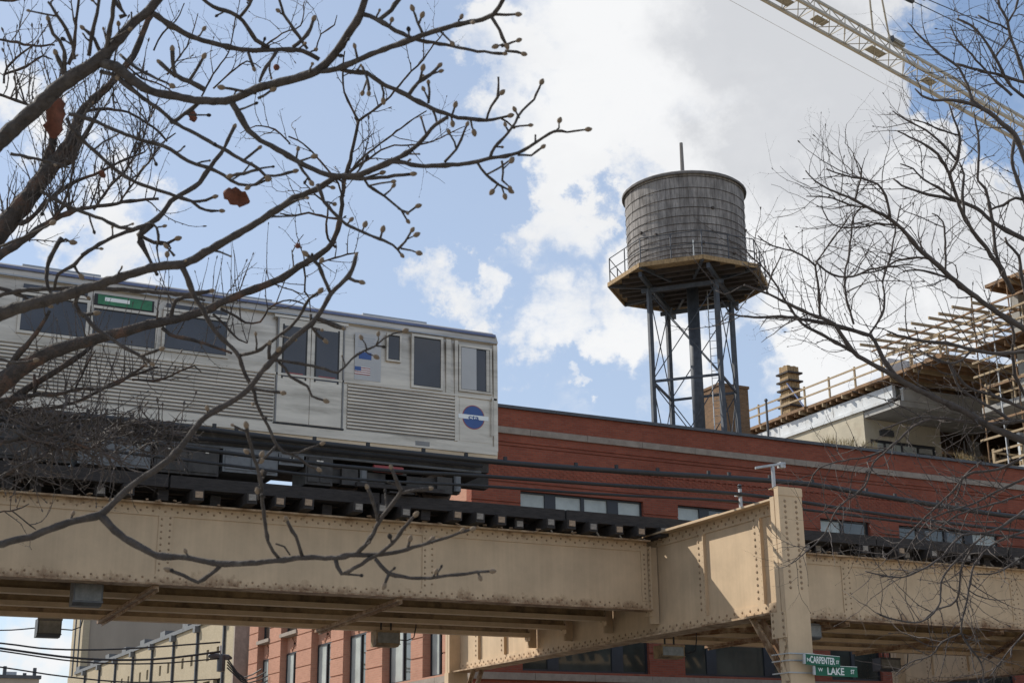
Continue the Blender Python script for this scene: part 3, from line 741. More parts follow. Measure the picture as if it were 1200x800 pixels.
wire('power_cable', c2, .035, 'black cable between the clipped one and the thinnest one along the viaduct', group='black cables strung along the viaduct')
c3 = [(-8, 22.2, 6.7), (0.9, 22.2, 6.80)] + cab([(210, 538), (400, 560), (560, 569), (700, 578.5), (860, 587), (945, 597), (1080, 614), (1200, 630)], 22.2) + [(31.5, 22.2, 6.8)]
wire('power_cable', c3, .026, 'thinnest black cable, lowest of the three along the viaduct', group='black cables strung along the viaduct')
ins = empty('cable_post', (16.2, 22.16, ZC1), 'short grey cable post with insulator on the cross girder', 'cable post')
part('post', MB().box((16.175, 22.13, ZC1 + .02), (16.225, 22.18, 7.12)), M_GALV, ins); part('bracket', MB().box((16.14, 22.08, 6.98), (16.26, 22.26, 7.02)), M_GALV, ins)
part('insulator', MB().lathe((16.2, 22.16, 7.12), [(.03, 0), (.05, .02), (.03, .04), (.05, .06), (.02, .09)], 10), M_COPING, ins)
ant = empty('mast_sensor', (16.14, 20.8, 6.85), 'pale T-shaped sensor on a short pole atop the near column', 'sensor')
part('pole', MB().tube([(16.02, 20.85, 6.85), (16.02, 20.85, 7.28)], .035, 8), M_GALV, ant)
part('crossbar', MB().bar((15.72, 20.98, 7.25), (16.24, 20.76, 7.34), .07, .04), M_GALV, ant); part('sensor_head', MB().box((16.14, 20.76, 7.26), (16.25, 20.87, 7.36)), M_GALV, ant)

def street_sign(name, rows, p, w, h, tilt, label):
    r = empty('street_sign', p, label, 'street sign', 'street name signs on the near column')
    r.rotation_euler = (0, tilt, 0)
    ROOT[r] = Vector(p)
    x, y, z = p
    part('sign_plate', MB().box((x - w / 2, y - .006, z - h / 2), (x + w / 2, y + .006, z + h / 2)), M_GREENSIGN, r)
    part('edge_channel', MB().box((x - w / 2, y - .009, z + h / 2 + .0005), (x + w / 2, y + .009, z + h / 2 + .008)), M_SIGNWHITE, r)
    for body, dx, dz, sz, sq in rows:
        piece('lettering', text_mesh(body, sz, M_SIGNWHITE, .002, squash=sq), r, (x + dx, y - .0085, z + dz), (rad(90), 0, 0))
    part('clamp', MB().box((x - w / 2 - .05, y - .015, z - h / 2 + .01), (x - w / 2 - .001, y + .015, z + h / 2 - .01)), M_GALV, r)
    return r
p = on_y(964, 773.5, 20.36); q = on_y(980, 786, 20.40)
street_sign('street_sign', [('N', -.315, -.01, .085, 1.2), ('CARPENTER', -.01, -.004, .165, .60), ('ST', .325, -.01, .08, .8)], tuple(p), .76, .185, rad(2.4), 'green street sign reading N Carpenter St, the upper one on the column')
street_sign('street_sign', [('W', -.355, .012, .085, 1.1), ('LAKE', -.02, -.008, .175, .95), ('ST', .36, -.002, .10, .8)], tuple(q), .94, .175, rad(.6), 'green street sign reading W Lake St, the lower one on the column')
for zz in (3.86, 3.74, 3.53):
    b = part('sign_strap', MB().box((15.85, 20.535, zz - .011), (16.42, 20.549, zz + .011)).box((15.838, 20.535, zz - .011), (15.849, 21.02, zz + .011)), M_GALV, None, loc=(16.1, 20.54, zz))
    tag(b, {3.86: 'topmost steel strap round the near column behind the signs', 3.74: 'middle steel strap round the near column behind the signs', 3.53: 'lowest steel strap round the near column behind the signs'}[zz], 'strap', 'steel straps holding the street signs')

def under_box(px0, py0, px1, py1, y, label, m, depth=.35, arm=True):
    a = on_y(px0, py1, y); b = on_y(px1, py0, y)
    r = empty('flood_light', ((a.x + b.x) / 2, y, b.z), label, 'light', 'flood lights hung under the viaduct')
    h = b.z - a.z
    part('housing', MB().prism([(a.x, y, b.z), (a.x, y, a.z + h * .15), (a.x, y + depth * .3, a.z), (a.x, y + depth, a.z), (a.x, y + depth, b.z)], (b.x - a.x, 0, 0)), m, r)
    part('lens', MB().box((a.x + .03, y - .006, a.z + h * .2), (b.x - .03, y - .0005, b.z - h * .12)), mat('lamp_lens', (.20, .20, .185), .35, var=.3, scale=8), r)
    part('hood', MB().box((a.x - .01, y - .012, b.z - .03), (b.x + .01, y + .02, b.z + .012)), m, r); part('rim', MB().box((a.x - .01, y - .012, a.z + h * .12), (b.x + .01, y + .0, a.z + h * .18)), m, r)
    part('bracket', MB().bar(((a.x + b.x) / 2 - .12, y + .15, b.z), ((a.x + b.x) / 2 - .12, y + .15, max(b.z + .25, Z0 - .05)), .03).bar(((a.x + b.x) / 2 + .12, y + .15, b.z), ((a.x + b.x) / 2 + .12, y + .15, max(b.z + .25, Z0 - .05)), .03), M_RUBBER, r)
    if arm:
        c = Vector((b.x, y + .2, (a.z + b.z) / 2))
        part('conduit', MB().tube([c, c + Vector((.25, 0, -.01)), c + Vector((.42, 0, .06)), c + Vector((.47, 0, .3)), c + Vector((.47, 0, .6))], .014, 6), M_CABLE, r)
    return r
under_box(85, 681, 122, 708, 25.6, 'grey flood light tucked under the near girder at far left', M_UNDER_G, arm=False)
under_box(43, 725, 73, 745, 30.9, 'dark boxy flood light hanging against the sky at lower left', M_COPING)
under_box(441, 739, 469, 756, 30.2, 'brown flood light hanging in front of the sunlit brick wall', M_PAINT_DK)
under_box(776, 756, 802, 770, 27.2, 'brown flood light hanging under the girders left of the knee brace', M_PAINT_DK)
under_box(1033, 771, 1055, 785, 31.2, 'dark flood light hanging right of the street signs', M_COPING)
under_box(950, 731, 962, 748, 25.45, 'small grey lamp tucked beside the near column under the girder', M_UNDER_G, .25, arm=False)

# ------------------------------------------------------------------ building helper: wall with real openings and recessed joints
def wall_grid(mb, a0, a1, z0, z1, holes, joints, place, t=.35):
    """solid wall pieces between openings; joints: heights of recessed courses; place(a, d, z) -> point (d = depth behind the face)"""
    As = sorted({a0, a1} | {h[0] for h in holes} | {h[1] for h in holes}); As = [a for a in As if a0 <= a <= a1]
    jz = sorted(j for j in joints if z0 < j < z1)
    Zs = {z0, z1} | {h[2] for h in holes} | {h[3] for h in holes}
    for j in jz: Zs |= {j - .022, j + .022}
    Zs = sorted(z for z in Zs if z0 <= z <= z1)
    def blocked(a, z): return any(h[0] < a < h[1] and h[2] < z < h[3] for h in holes)
    for i in range(len(Zs) - 1):
        zc = (Zs[i] + Zs[i + 1]) / 2
        dj = .035 if any(abs(zc - j) < .02 for j in jz) else 0.0
        run = None
        for k in range(len(As) - 1):
            b = blocked((As[k] + As[k + 1]) / 2, zc)
            if not b and run is None: run = As[k]
            if (b or k == len(As) - 2) and run is not None:
                end = As[k] if b else As[k + 1]
                p = place(run, dj, Zs[i]); q = place(end, t, Zs[i + 1]); mb.box(p, q); run = None
    return mb
def rect_window(parent, place, a0, a1, z0, z1, mull, glasses, depth=.16, fw=.06, sill=None, name='window'):
    """framed window; mull: list of (a, width) vertical bars; glasses: pane materials in order"""
    f = MB()
    def bx(mb, a, b, za, zb, d0, d1): mb.box(place(a, d0, za), place(b, d1, zb))
    bx(f, a0 + .002, a0 + fw, z0 + .002, z1 - .002, depth, depth + .08); bx(f, a1 - fw, a1 - .002, z0 + .002, z1 - .002, depth, depth + .08)
    bx(f, a0 + fw, a1 - fw, z1 - fw, z1 - .002, depth, depth + .08); bx(f, a0 + fw, a1 - fw, z0 + .002, z0 + fw, depth, depth + .08)
    for m, w in mull: bx(f, m - w / 2, m + w / 2, z0 + fw, z1 - fw, depth - .012, depth + .08)
    w = part(name, f, M_FRAME, parent)
    edges = [a0 + fw] + [e for m, ww in mull for e in (m - ww / 2, m + ww / 2)] + [a1 - fw]
    for i in range(0, len(edges), 2):
        p = MB(); bx(p, edges[i], edges[i + 1], z0 + fw, z1 - fw, depth + .04, depth + .055)
        part('pane', p, glasses[(i // 2) % len(glasses)], w)
    if sill:
        s = MB(); bx(s, a0 - .05, a1 + .05, z0 - .14, z0 - .001, -.06, depth + .05); part('sill', s, sill, w)
    return w

# ------------------------------------------------------------------ red brick building (front faces the viaduct, side wall in the sun)
FX0, FX1, FY0, FY1, FZ = 17.95, 50.5, 38.0, 60.3, 13.15
RB = empty('red_brick_building', ((FX0 + FX1) / 2, 49, 0), 'long red brick building with stone bands and dark windows behind the viaduct', 'building')
front = lambda a, d, z: (a, FY0 + d, z)
side = lambda a, d, z: (FX0 + d, a, z)
bays = [(19.6, 24.0), (25.3, 29.7), (31.05, 33.2), (34.5, 39.2), (40.5, 44.9), (46.1, 49.4)]
fh = [(a, b, 8.75, 10.34) for a, b in bays] + [(a, b, 4.98, 7.2) for a, b in bays]
JO = [5.6 + .62 * i for i in range(13)]
base = MB(); base.box((FX0, FY0 - .05, 0), (FX1, FY0 + .4, 4.70)); part('plinth_wall', base, M_BRICK, RB)
part('wall', wall_grid(MB(), FX0, FX1, 4.90, 12.07, fh, [j for j in JO if not (7.0 < j < 8.9)] + [11.69], front), M_BRICK, RB)
part('wall', MB().box((FX0, FY0, 12.27), (FX1, FY0 + .35, 12.87)), M_BRICK, RB)
# diaper panels over the windows: blocks of brick set a little proud
def diaper(x0, x1, z0, z1):
    d = MB(); k = 0; z = z0
    while z < z1:
        x = x0 + (.12 if k % 2 else 0)
        while x < x1: d.box((x, FY0 - .012, z), (x + .10, FY0 - .0005, z + .06)); x += .24
        z += .075; k += 1
    part('diaper_panel', d, M_BRICK, RB, kind='stuff')
diaper(18.1, 45, 10.72, 11.18)
for i, (x0, x1) in enumerate([(FX0 - .03 + k * 2.03, FX0 - .03 + (k + 1) * 2.03 - .012) for k in range(16)]):
    part('stone_band', MB().box((x0, FY0 - .07, 12.0705), (x1, FY0 + .3, 12.2695)), M_STONE, RB)
    part('base_band', MB().box((x0, FY0 - .14, 4.7005), (x1, FY0 + .3, 4.8995)), M_STONE, RB)
for k in range(11):
    x0 = FX0 - .06 + k * 2.97
    part('parapet_cap', MB().box((x0, FY0 - .09, 12.8705), (x0 + 2.955, FY0 + .42, 12.97)), M_COPING, RB)
for i, (a, b) in enumerate(bays):
    w = b - a
    if w > 4: mu = [(a + 1.08, .38), (a + 2.23, .12), (a + 3.32, .40)]
    elif w > 3: mu = [(a + w / 3, .2), (a + 2 * w / 3, .2)]
    else: mu = [(a + w * .47, .14)]
    gl = [M_BLIND] * 4 if i == 0 else ([M_BLIND, M_GLASS, M_GLASS, M_GLASS] if i == 1 else ([M_BLIND, M_GLASS] if i == 2 else [M_GLASS, M_GLASS, M_GLASS, M_BLIND]))
    rect_window(RB, front, a, b, 8.75, 10.34, mu, gl, .12)
    rect_window(RB, front, a, b, 4.98, 7.2, [(a + 1.08, .38), (a + 3.32, .40)] if w > 4 else mu, [M_GLASS], .12)
    tr_ = MB(); tr_.box((a + .06, FY0 + .115, 6.42), (b - .06, FY0 + .2, 6.48)); part('transom', tr_, M_FRAME, RB)
# sunlit side wall: vertical window strips in shallow recesses
sb = [(40.1, 41.6), (42.55, 44.98), (46.5, 48.72), (50.05, 52.2), (53.95, 55.95), (57.45, 59.05)]
sh = [(a, b, 4.98, 11.2) for a, b in sb]
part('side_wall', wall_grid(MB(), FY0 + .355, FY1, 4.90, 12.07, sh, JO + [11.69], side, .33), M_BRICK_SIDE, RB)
part('side_wall', MB().box((FX0, FY0 + .355, 12.27), (FX0 + .33, FY1, 12.87)), M_BRICK, RB)
part('side_plinth', MB().box((FX0 - .05, FY0 + .405, 0), (FX0 + .33, FY1, 4.70)), M_BRICK, RB)
for k in range(11):
    y0 = FY0 + .36 + k * 2.0
    part('stone_band', MB().box((FX0 - .07, y0, 12.0705), (FX0 + .3, y0 + 1.985, 12.2695)), M_STONE, RB); part('base_band', MB().box((FX0 - .14, y0, 4.7005), (FX0 + .3, y0 + 1.985, 4.8995)), M_STONE, RB)
    part('parapet_cap', MB().box((FX0 - .09, y0 + .07, 12.8705), (FX0 + .42, y0 + 2.055, 12.97)), M_COPING, RB)
for a, b in sb:
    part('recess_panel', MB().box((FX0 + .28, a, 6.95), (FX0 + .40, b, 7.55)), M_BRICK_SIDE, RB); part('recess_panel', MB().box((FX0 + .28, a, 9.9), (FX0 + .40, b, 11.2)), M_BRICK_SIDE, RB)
    # raised brick cross in the spandrel
    cr = MB(); m = (a + b) / 2
    for q in range(7):
        for s in (-1, 1): cr.box((FX0 + .24, m + s * (q - 3) * .11 - .05, 7.0 + q * .075), (FX0 + .2795, m + s * (q - 3) * .11 + .05, 7.065 + q * .075))
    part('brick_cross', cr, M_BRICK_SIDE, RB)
    rect_window(RB, side, a + .02, b - .02, 4.99, 6.94, [((a + b) / 2, .09)], [M_GLASS, M_BLIND], .26)
    rect_window(RB, side, a + .02, b - .02, 7.70, 9.89, [((a + b) / 2, .09)], [M_GLASS], .26, sill=M_STONE)
part('roof', MB().box((FX0 + .34, FY0 + .43, 12.2), (FX1, FY1, 12.4)), M_ROOFING, RB)
part('rear_wall', MB().box((FX0 + .34, FY1 - .3, 0), (FX1, FY1 - .001, 12.19)), M_BRICK, RB)
part('end_wall', MB().box((FX1 - .3, FY0 + .43, 0), (FX1 - .001, FY1 - .31, 12.19)), M_BRICK, RB)
part('interior_floor', MB().box((FX0 + .45, FY0 + .5, 8.2), (FX1 - .4, FY1 - .4, 8.45)), M_CONC, RB)

# ------------------------------------------------------------------ water tower on its roof
TC = at_hdist(812, 440, 54.0); TX, TY = TC.x, TC.y
WT = empty('water_tower', (TX, TY, 12.4), 'old wooden water tank on dark steel legs with a plank walkway', 'water tower')
DZ = 20.86
def staves():
    mb = MB(); n = 84; rnd = random.Random(5)
    for i in range(n):
        a0 = 2 * math.pi * i / n + .0014; a1 = 2 * math.pi * (i + 1) / n - .0014; dr = rnd.uniform(-.006, .006); zt = 24.60 + rnd.uniform(-.03, .02)
        v = []
        for z, r in ((21.12, 2.36), (zt, 2.41)):
            for rr in (r + dr, r - .07):
                for a in (a0, a1): v.append((TX + rr * math.cos(a), TY + rr * math.sin(a), z))
        n0 = len(mb.v); mb.v += v
        for q in ((0, 1, 5, 4), (1, 3, 7, 5), (3, 2, 6, 7), (2, 0, 4, 6), (4, 5, 7, 6), (0, 2, 3, 1)): mb.f.append(tuple(n0 + j for j in q))
    return mb
tk = part('tank', staves(), M_WOOD_OLD, WT)
part('tank_bottom', MB().lathe((TX, TY, 21.1), [(2.28, 0), (2.28, .06)], 32), M_DARKWOOD, tk)
hz = 21.25; dh = .20
hoops = []
while hz < 24.6:
    hoops.append(hz); hz += dh; dh *= 1.10
for z in hoops:
    r = 2.36 + (z - 21.12) / 3.5 * .05 + .014
    part('hoop', MB().lathe((TX, TY, z), [(r, -.014), (r + .014, 0), (r, .014)], 40, False), M_DARKWOOD, tk)
    a = random.uniform(0, 6.28); part('hoop_lug', MB().box((TX + r * math.cos(a) - .05, TY + r * math.sin(a) - .05, z - .05), (TX + r * math.cos(a) + .05, TY + r * math.sin(a) + .05, z + .05)), M_DARKWOOD, tk)
rf = part('roof', MB().lathe((TX, TY, 24.58), [(2.40, -.02), (2.52, -.06), (2.53, .02), (2.44, .10), (1.2, .55), (.12, .98), (0, 1.0)], 40), M_TANKROOF, WT)
part('finial_pole', MB().tube([(TX, TY, 25.5), (TX, TY, 27.0)], [.085, .07], 8), M_WOOD_OLD, rf)
part('drip_pipe', MB().tube([(TX - 1.15, TY - 2.14, 21.1), (TX - 1.15, TY - 2.14, 21.75)], .025, 6), M_SIGNWHITE, tk)
# octagonal walkway of planks
p3 = at_hdist(823, 297, 50.9); A0 = math.atan2(p3.y - TY, p3.x - TX)
RO, RI = 3.22, 2.34
oct_ = [(TX + RO * math.cos(A0 + k * math.pi / 4), TY + RO * math.sin(A0 + k * math.pi / 4)) for k in range(8)]
oci = [(TX + RI * math.cos(A0 + k * math.pi / 4), TY + RI * math.sin(A0 + k * math.pi / 4)) for k in range(8)]
dk = part('walkway', MB().prism([(x, y, DZ - .05) for x, y in [(TX + .98 * RI * math.cos(A0 + k * math.pi / 4), TY + .98 * RI * math.sin(A0 + k * math.pi / 4)) for k in range(8)]], (0, 0, .05)), M_DARKWOOD, WT)
for k in range(8):
    o0 = Vector(oct_[k]).to_3d(); o1 = Vector(oct_[(k + 1) % 8]).to_3d(); i0 = Vector(oci[k]).to_3d(); i1 = Vector(oci[(k + 1) % 8]).to_3d()
    for q in range(4):
        u0, u1 = q / 4 + .012, (q + 1) / 4 - .012
        pts = [i0.lerp(o0, u0), i1.lerp(o1, u0), i1.lerp(o1, u1), i0.lerp(o0, u1)]
        c = sum(pts, Vector()) / 4
        pts = [c + (p - c) * Vector((.994, .994, 0)).x for p in pts]
        part('walkway_plank', MB().prism([(p.x, p.y, DZ - .045 + random.uniform(-.008, .008)) for p in pts], (0, 0, .045)), M_PLANK, dk)
    part('fascia_board', MB().bar((o0.x, o0.y, DZ - .10), (o1.x, o1.y, DZ - .10), .06, .17), M_PLANK, dk)
    d = (Vector(oct_[k]) - Vector((TX, TY))).normalized()
    part('deck_beam', MB().bar((TX + d.x * 1.2, TY + d.y * 1.2, DZ - .20), (TX + d.x * 3.2, TY + d.y * 3.2, DZ - .16), .09, .14), M_IRON, dk)
    for u in (0.0, .5):
        b = o0.lerp(o1, u)
        b = Vector((TX, TY, 0)) + (b - Vector((TX, TY, 0))) * .975
        part('rail_post', MB().tube([(b.x, b.y, DZ), (b.x, b.y, DZ + 1.02)], .024, 6), M_IRON, dk)
    sc_ = .975; a = Vector((TX, TY, 0)) + (o0 - Vector((TX, TY, 0))) * sc_; b = Vector((TX, TY, 0)) + (o1 - Vector((TX, TY, 0))) * sc_
    for z in (.52, 1.02): part('guard_rail', MB().tube([(a.x, a.y, DZ + z), (b.x, b.y, DZ + z)], .02, 6), M_IRON, dk)
# four legs, riser pipe, bracing
def leg_xy(px, py, D): v = at_hdist(px, py, D); return Vector((v.x, v.y, 0))
LG = [leg_xy(765, 447, 52.9), leg_xy(845, 438, 52.3), leg_xy(863, 460, 55.1), leg_xy(787, 469, 55.8)]
u_ = (LG[1] - LG[0] + LG[2] - LG[3]).normalized(); v_ = Vector((-u_.y, u_.x, 0))
for k in range(-4, 5):                                   # joists under the tank
    c = Vector((TX, TY, DZ - .12)) + v_ * (k * .52); hl = math.sqrt(max(.2, 2.75 ** 2 - (k * .52) ** 2))
    part('joist', MB().bar(c - u_ * hl, c + u_ * hl, .13, .22), M_DARKWOOD, WT)
for a, b in ((0, 3), (1, 2)):
    m = (LG[a] - LG[b]).normalized()
    part('bearer_beam', MB().bar(Vector((LG[a].x, LG[a].y, DZ - .38)) + m * 1.3, Vector((LG[b].x, LG[b].y, DZ - .38)) - m * 1.3, .12, .20), M_IRON, WT)
for a, b in ((0, 1), (3, 2)):
    m = (LG[a] - LG[b]).normalized()
    part('bearer_beam', MB().bar(Vector((LG[a].x, LG[a].y, DZ - .62)) + m * .3, Vector((LG[b].x, LG[b].y, DZ - .62)) - m * .3, .10, .16), M_IRON, WT)
ZS = 16.54
for i, L_ in enumerate(LG):
    lg = part('leg', MB().box((L_.x - .08, L_.y - .08, 12.402), (L_.x + .08, L_.y + .08, DZ - .53)), M_IRON, WT)
    part('foot_plate', MB().box((L_.x - .25, L_.y - .25, 12.401), (L_.x + .25, L_.y + .25, 12.45)), M_IRON, lg)
    N_ = LG[(i + 1) % 4]
    part('strut', MB().bar((L_.x, L_.y, ZS), (N_.x, N_.y, ZS), .08, .09), M_IRON, WT)
    for (za, zb) in ((DZ - .7, ZS + .05), (ZS - .05, 12.5)):
        part('tie_rod', MB().tube([(L_.x, L_.y, za), (N_.x, N_.y, zb)], .022, 5), M_IRON, WT); part('tie_rod', MB().tube([(N_.x, N_.y, za), (L_.x, L_.y, zb)], .022, 5), M_IRON, WT)
    kb = Vector((L_.x, L_.y, DZ - 1.15)); part('knee_brace', MB().bar(kb, Vector((L_.x, L_.y, DZ - .5)) + (Vector((TX, TY, 0)) - L_).normalized() * .45, .05), M_IRON, WT)
RP = (LG[0] + LG[1] + LG[2] + LG[3]) / 4 + u_ * .08
part('riser_pipe', MB().tube([(RP.x, RP.y, 12.402), (RP.x, RP.y, 21.1)], .235, 14), M_IRON, WT, smooth=True)
ld = part('ladder', MB().bar(Vector((RP.x, RP.y, 12.45)) + u_ * .48 + v_ * .5, Vector((RP.x, RP.y, 20.8)) + u_ * .48 + v_ * .5, .03).bar(Vector((RP.x, RP.y, 12.45)) + u_ * .88 + v_ * .5, Vector((RP.x, RP.y, 20.8)) + u_ * .88 + v_ * .5, .03), M_GALV, WT)
for k in range(27):
    z = 12.7 + k * .305; part('rung', MB().tube([Vector((RP.x, RP.y, z)) + u_ * .48 + v_ * .5, Vector((RP.x, RP.y, z)) + u_ * .88 + v_ * .5], .012, 5), M_GALV, ld)

ch = empty('brick_chimney', (38.0, 52.0, 12.4), 'square brown brick chimney stack behind the water tower legs', 'chimney')
a = on_y(845.5, 500, 51.2); b = on_y(879.5, 505, 51.2); zt = on_y(862, 451, 51.2).z
part('shaft', MB().box((a.x, 51.2, 12.402), (b.x, 52.7, zt - .12)), M_CHIM, ch); part('cap', MB().box((a.x - .05, 51.15, zt - .1195), (b.x + .05, 52.75, zt)), M_CHIM, ch)
part('flue', MB().box((a.x + .25, 51.5, zt + .001), (b.x - .25, 52.4, zt + .06)), M_DARKWOOD, ch)
pr = on_y(900, 505, 47.0)
ps = empty('roof_pipe', (pr.x, 47.0, 12.4), 'thin dark vent pipe standing behind the parapet beside the chimney', 'pipe')
part('pipe', MB().tube([(pr.x, 47, 12.402), (pr.x, 47, on_y(899, 470, 47).z)], .05, 6), M_COPING, ps); part('pipe_cap', MB().lathe((pr.x, 47, on_y(899, 470, 47).z), [(.05, 0), (.09, .02), (.05, .1)], 8), M_COPING, ps)

# planters with dry grasses on the parapet
def planter(px, py, w, label):
    c = on_y(px, py, 38.95); r = empty('planter', (c.x, 38.95, 12.4), label, 'planter', 'planters with dry grasses behind the parapet')
    part('trough', MB().box((c.x - w / 2, 38.7, 12.402), (c.x + w / 2, 39.2, 13.16)), M_COPING, r)
    gs = MB(); rn = random.Random(int(px))
    for k in range(70):
        x = c.x + rn.uniform(-w / 2, w / 2) * .7; y = 38.95 + rn.uniform(-.2, .2); h = rn.uniform(.2, .5); dx = rn.uniform(-.18, .18); dy = rn.uniform(-.2, .2)
        gs.prism([(x - .008, y, 13.14), (x + .008, y, 13.14), (x + .008, y + .01, 13.14)], (dx * .3, dy * .3, h * .6))
        n = len(gs.v); gs.v += [(x + dx * .3 - .01, y + dy * .3, 13.14 + h * .6), (x + dx * .3 + .012, y + dy * .3, 13.14 + h * .6), (x + dx, y + dy, 13.14 + h)]; gs.f.append((n, n + 1, n + 2))
    part('dry_grass', gs, M_STRAW, r, kind='stuff')
for px, py, w, lb in ((972, 507, .75, 'dark planter with dry grass, leftmost on the brick parapet'), (993, 510, .8, 'dark planter with dry grass, second from left on the parapet'), (1018, 514, .9, 'dark planter with dry grass in front of the penthouse corner'), (1130, 527, 1.0, 'dark planter with dry grass in front of the wooden railings')):
    planter(px, py, w, lb)
# ------------------------------------------------------------------ unfinished concrete building at right
CB = empty('unfinished_building', (58, 52, 0), 'unfinished concrete building with plywood decks, lumber railings and a cream penthouse front', 'building')
CX = 50.0
part('stucco_wall', MB().box((CX, 57.0, 0), (CX + .3, 90, 20.68)), M_STUCCO, CB)
part('wall_ledge', MB().box((CX - .12, 54.9, 20.6805), (CX + .3, 90, 20.85)), M_WRAP, CB)
for k in range(14):
    y0 = 54.6 + k * 2.4
    part('sheathing_panel', MB().box((CX - .02 + .01 * (k % 2), y0, 20.8505), (CX + .2, y0 + 2.37, 21.52)), M_WRAP, CB)
# front recess with windows facing the viaduct
part('stucco_wall', wall_grid(MB(), CX + .301, 55.3, 8, 20.3, [(50.35, 54.9, 16.4, 19.22)], [], lambda a, d, z: (a, 57.0 + d, z), .3), M_STUCCO, CB)
rect_window(CB, lambda a, d, z: (a, 57.0 + d, z), 50.36, 54.88, 16.4, 19.22, [(51.35, .12), (52.55, .12), (53.65, .12)], [M_BLIND, M_BLIND, M_BLIND, M_GLASS], .05, .14)
part('wall_lamp', MB().box((51.0, 56.86, 19.45), (51.9, 56.999, 19.8)), M_COPING, CB)
# balcony slab and parapet over the recess
part('balcony_slab', MB().box((CX + .05, 54.2, 20.32), (58.2, 57.6, 20.62)), M_CONC, CB)
part('balcony_parapet', MB().box((CX + .301, 54.15, 20.6205), (58.2, 54.35, 21.25)), M_CONC, CB)
part('flashing', MB().box((CX + .3, 54.1, 21.2505), (58.2, 54.4, 21.31)), M_GALV, CB)
for k in range(3): part('sheathing_panel', MB().box((CX + .6 + k * 1.6, 55.4, 21.0), (CX + 2.15 + k * 1.6, 55.5, 23.3)), M_WRAP, CB)
# top deck of plywood forms with railing
def deck(y0, y1, z, x0=CX - .35, x1=70, n=9):
    st = (y1 - y0) / n
    for k in range(n): part('form_panel', MB().box((x0 + random.uniform(-.12, .1), y0 + k * st, z - .16), (x1, y0 + (k + 1) * st - .02, z)), M_PLY, CB)
    k = 0; y = y0 + .2
    while y < y1:
        part('deck_joist', MB().box((x0 + .05 + random.uniform(-.15, .1), y, z - .36), (x0 + 5, y + .09, z - .1605)), M_LUMBER if k % 3 == 0 else M_PLY, CB); y += .62; k += 1
def railing(p0, p1, z, n, h=1.05, rails=(.5, 1.0)):
    p0 = Vector(p0); p1 = Vector(p1)
    for k in range(n + 1):
        q = p0.lerp(p1, k / n); part('rail_post', MB().box((q.x - .045, q.y - .045, z), (q.x + .045, q.y + .045, z + h + .1)), M_LUMBER, CB)
    for r in rails:
        dz = random.uniform(-.03, .03); part('guard_rail', MB().bar((p0.x - .06, p0.y, z + r + dz), (p1.x - .06, p1.y, z + r - dz), .04, .10), M_LUMBER, CB)
deck(50.4, 68, 21.98, n=8); railing((CX - .3, 50.6, 0), (CX - .3, 67.8, 0), 21.98, 8)
deck(38, 47.2, 24.55, n=6)
for zf, yf0, yf1 in ((15.7, 38, 48.8), (18.9, 38, 48.8)):
    part('floor_slab', MB().box((CX + .2, yf0, zf - .28), (70, yf1, zf)), M_CONC, CB)
    railing((CX + .35, yf0 + .2, 0), (CX + .35, yf1 - .3, 0), zf, 6, rails=(.45, .98)); railing((CX + .4, yf1 - .2, 0), (CX + 9, yf1 - .2, 0), zf, 5, rails=(.45, .98))
part('floor_slab', MB().box((CX + 2.2, 38, 21.7), (70, 47.4, 21.97)), M_CONC, CB)
for yc in (39.5, 43.2, 46.9):
    for xc in (51.4, 57.5, 64):
        part('concrete_column', MB().box((xc - .25, yc - .25, 0), (xc + .25, yc + .25, 24.2)), M_CONC, CB)
for k in range(8):      # scaffold ledgers and standards in front of the open floors
    y = 40.2 + k * 1.15
    part('scaffold_standard', MB().tube([(CX - .25, y, 15.7), (CX - .25, y, 24.3)], .035, 6), M_PLY if k % 2 else M_GALV, CB)
for z in (17.2, 17.9, 19.6, 20.3, 21.0, 22.4, 23.0, 23.6):
    part('scaffold_ledger', MB().bar((CX - .3, 39.5, z), (CX - .3, 48.6, z + random.uniform(-.08, .08)), .07, .10), M_LUMBER if z % 1 < .5 else M_PLY, CB)
for k in range(14): part('deck_joist', MB().box((CX - .2, 39 + k * .68, 21.35), (CX + 6, 39.1 + k * .68, 21.65)), M_PLY, CB)
part('form_panel', MB().box((CX - .4, 38.5, 21.66), (CX + 8, 48.7, 21.695)), M_PLY, CB)
for k in range(9):      # lumber joists laid out over the edge
    y = 46.6 + k * .95; part('loose_joist', MB().bar((CX - 1.9 - random.uniform(0, .5), y + random.uniform(-.1, .1), 23.32 + random.uniform(-.05, .05)), (CX + 4.6, y + random.uniform(-.3, .3), 23.42), .07, .14), M_LUMBER, CB)
for k in range(6):
    x = CX - 1.0 + k * .9; part('stringer_plank', MB().bar((x, 46.3, 23.22), (x + random.uniform(-.2, .2), 54.6, 23.2), .09, .07), M_LUMBER if k % 2 else M_PLY, CB)
for k in range(12):
    y = 45.6 + k * .85; part('shore_post', MB().tube([(CX + .2 + (k % 3) * .9, y, 22.0), (CX + .2 + (k % 3) * .9, y, 23.2)], .04, 6), M_GALV if k % 2 else M_LUMBER, CB)
for zf in (15.75, 18.95):
    for k in range(14):
        part('shore_post', MB().tube([(52 + (k % 5) * 2.6, 39 + k * .8, zf), (52 + (k % 5) * 2.6, 39 + k * .8, zf + 2.8)], .045, 6), M_LUMBER if k % 3 else M_GALV, CB)
    for k in range(5): part('stored_plank', MB().bar((CX + .5, 39 + k * 2.2, zf + 1.9 + .15 * (k % 2)), (CX + 5.5, 39.5 + k * 2.2, zf + 1.95), .2, .05), M_LUMBER, CB)
part('rear_wall', MB().box((69, 38, 0), (70, 90, 24.2)), M_CONC, CB)
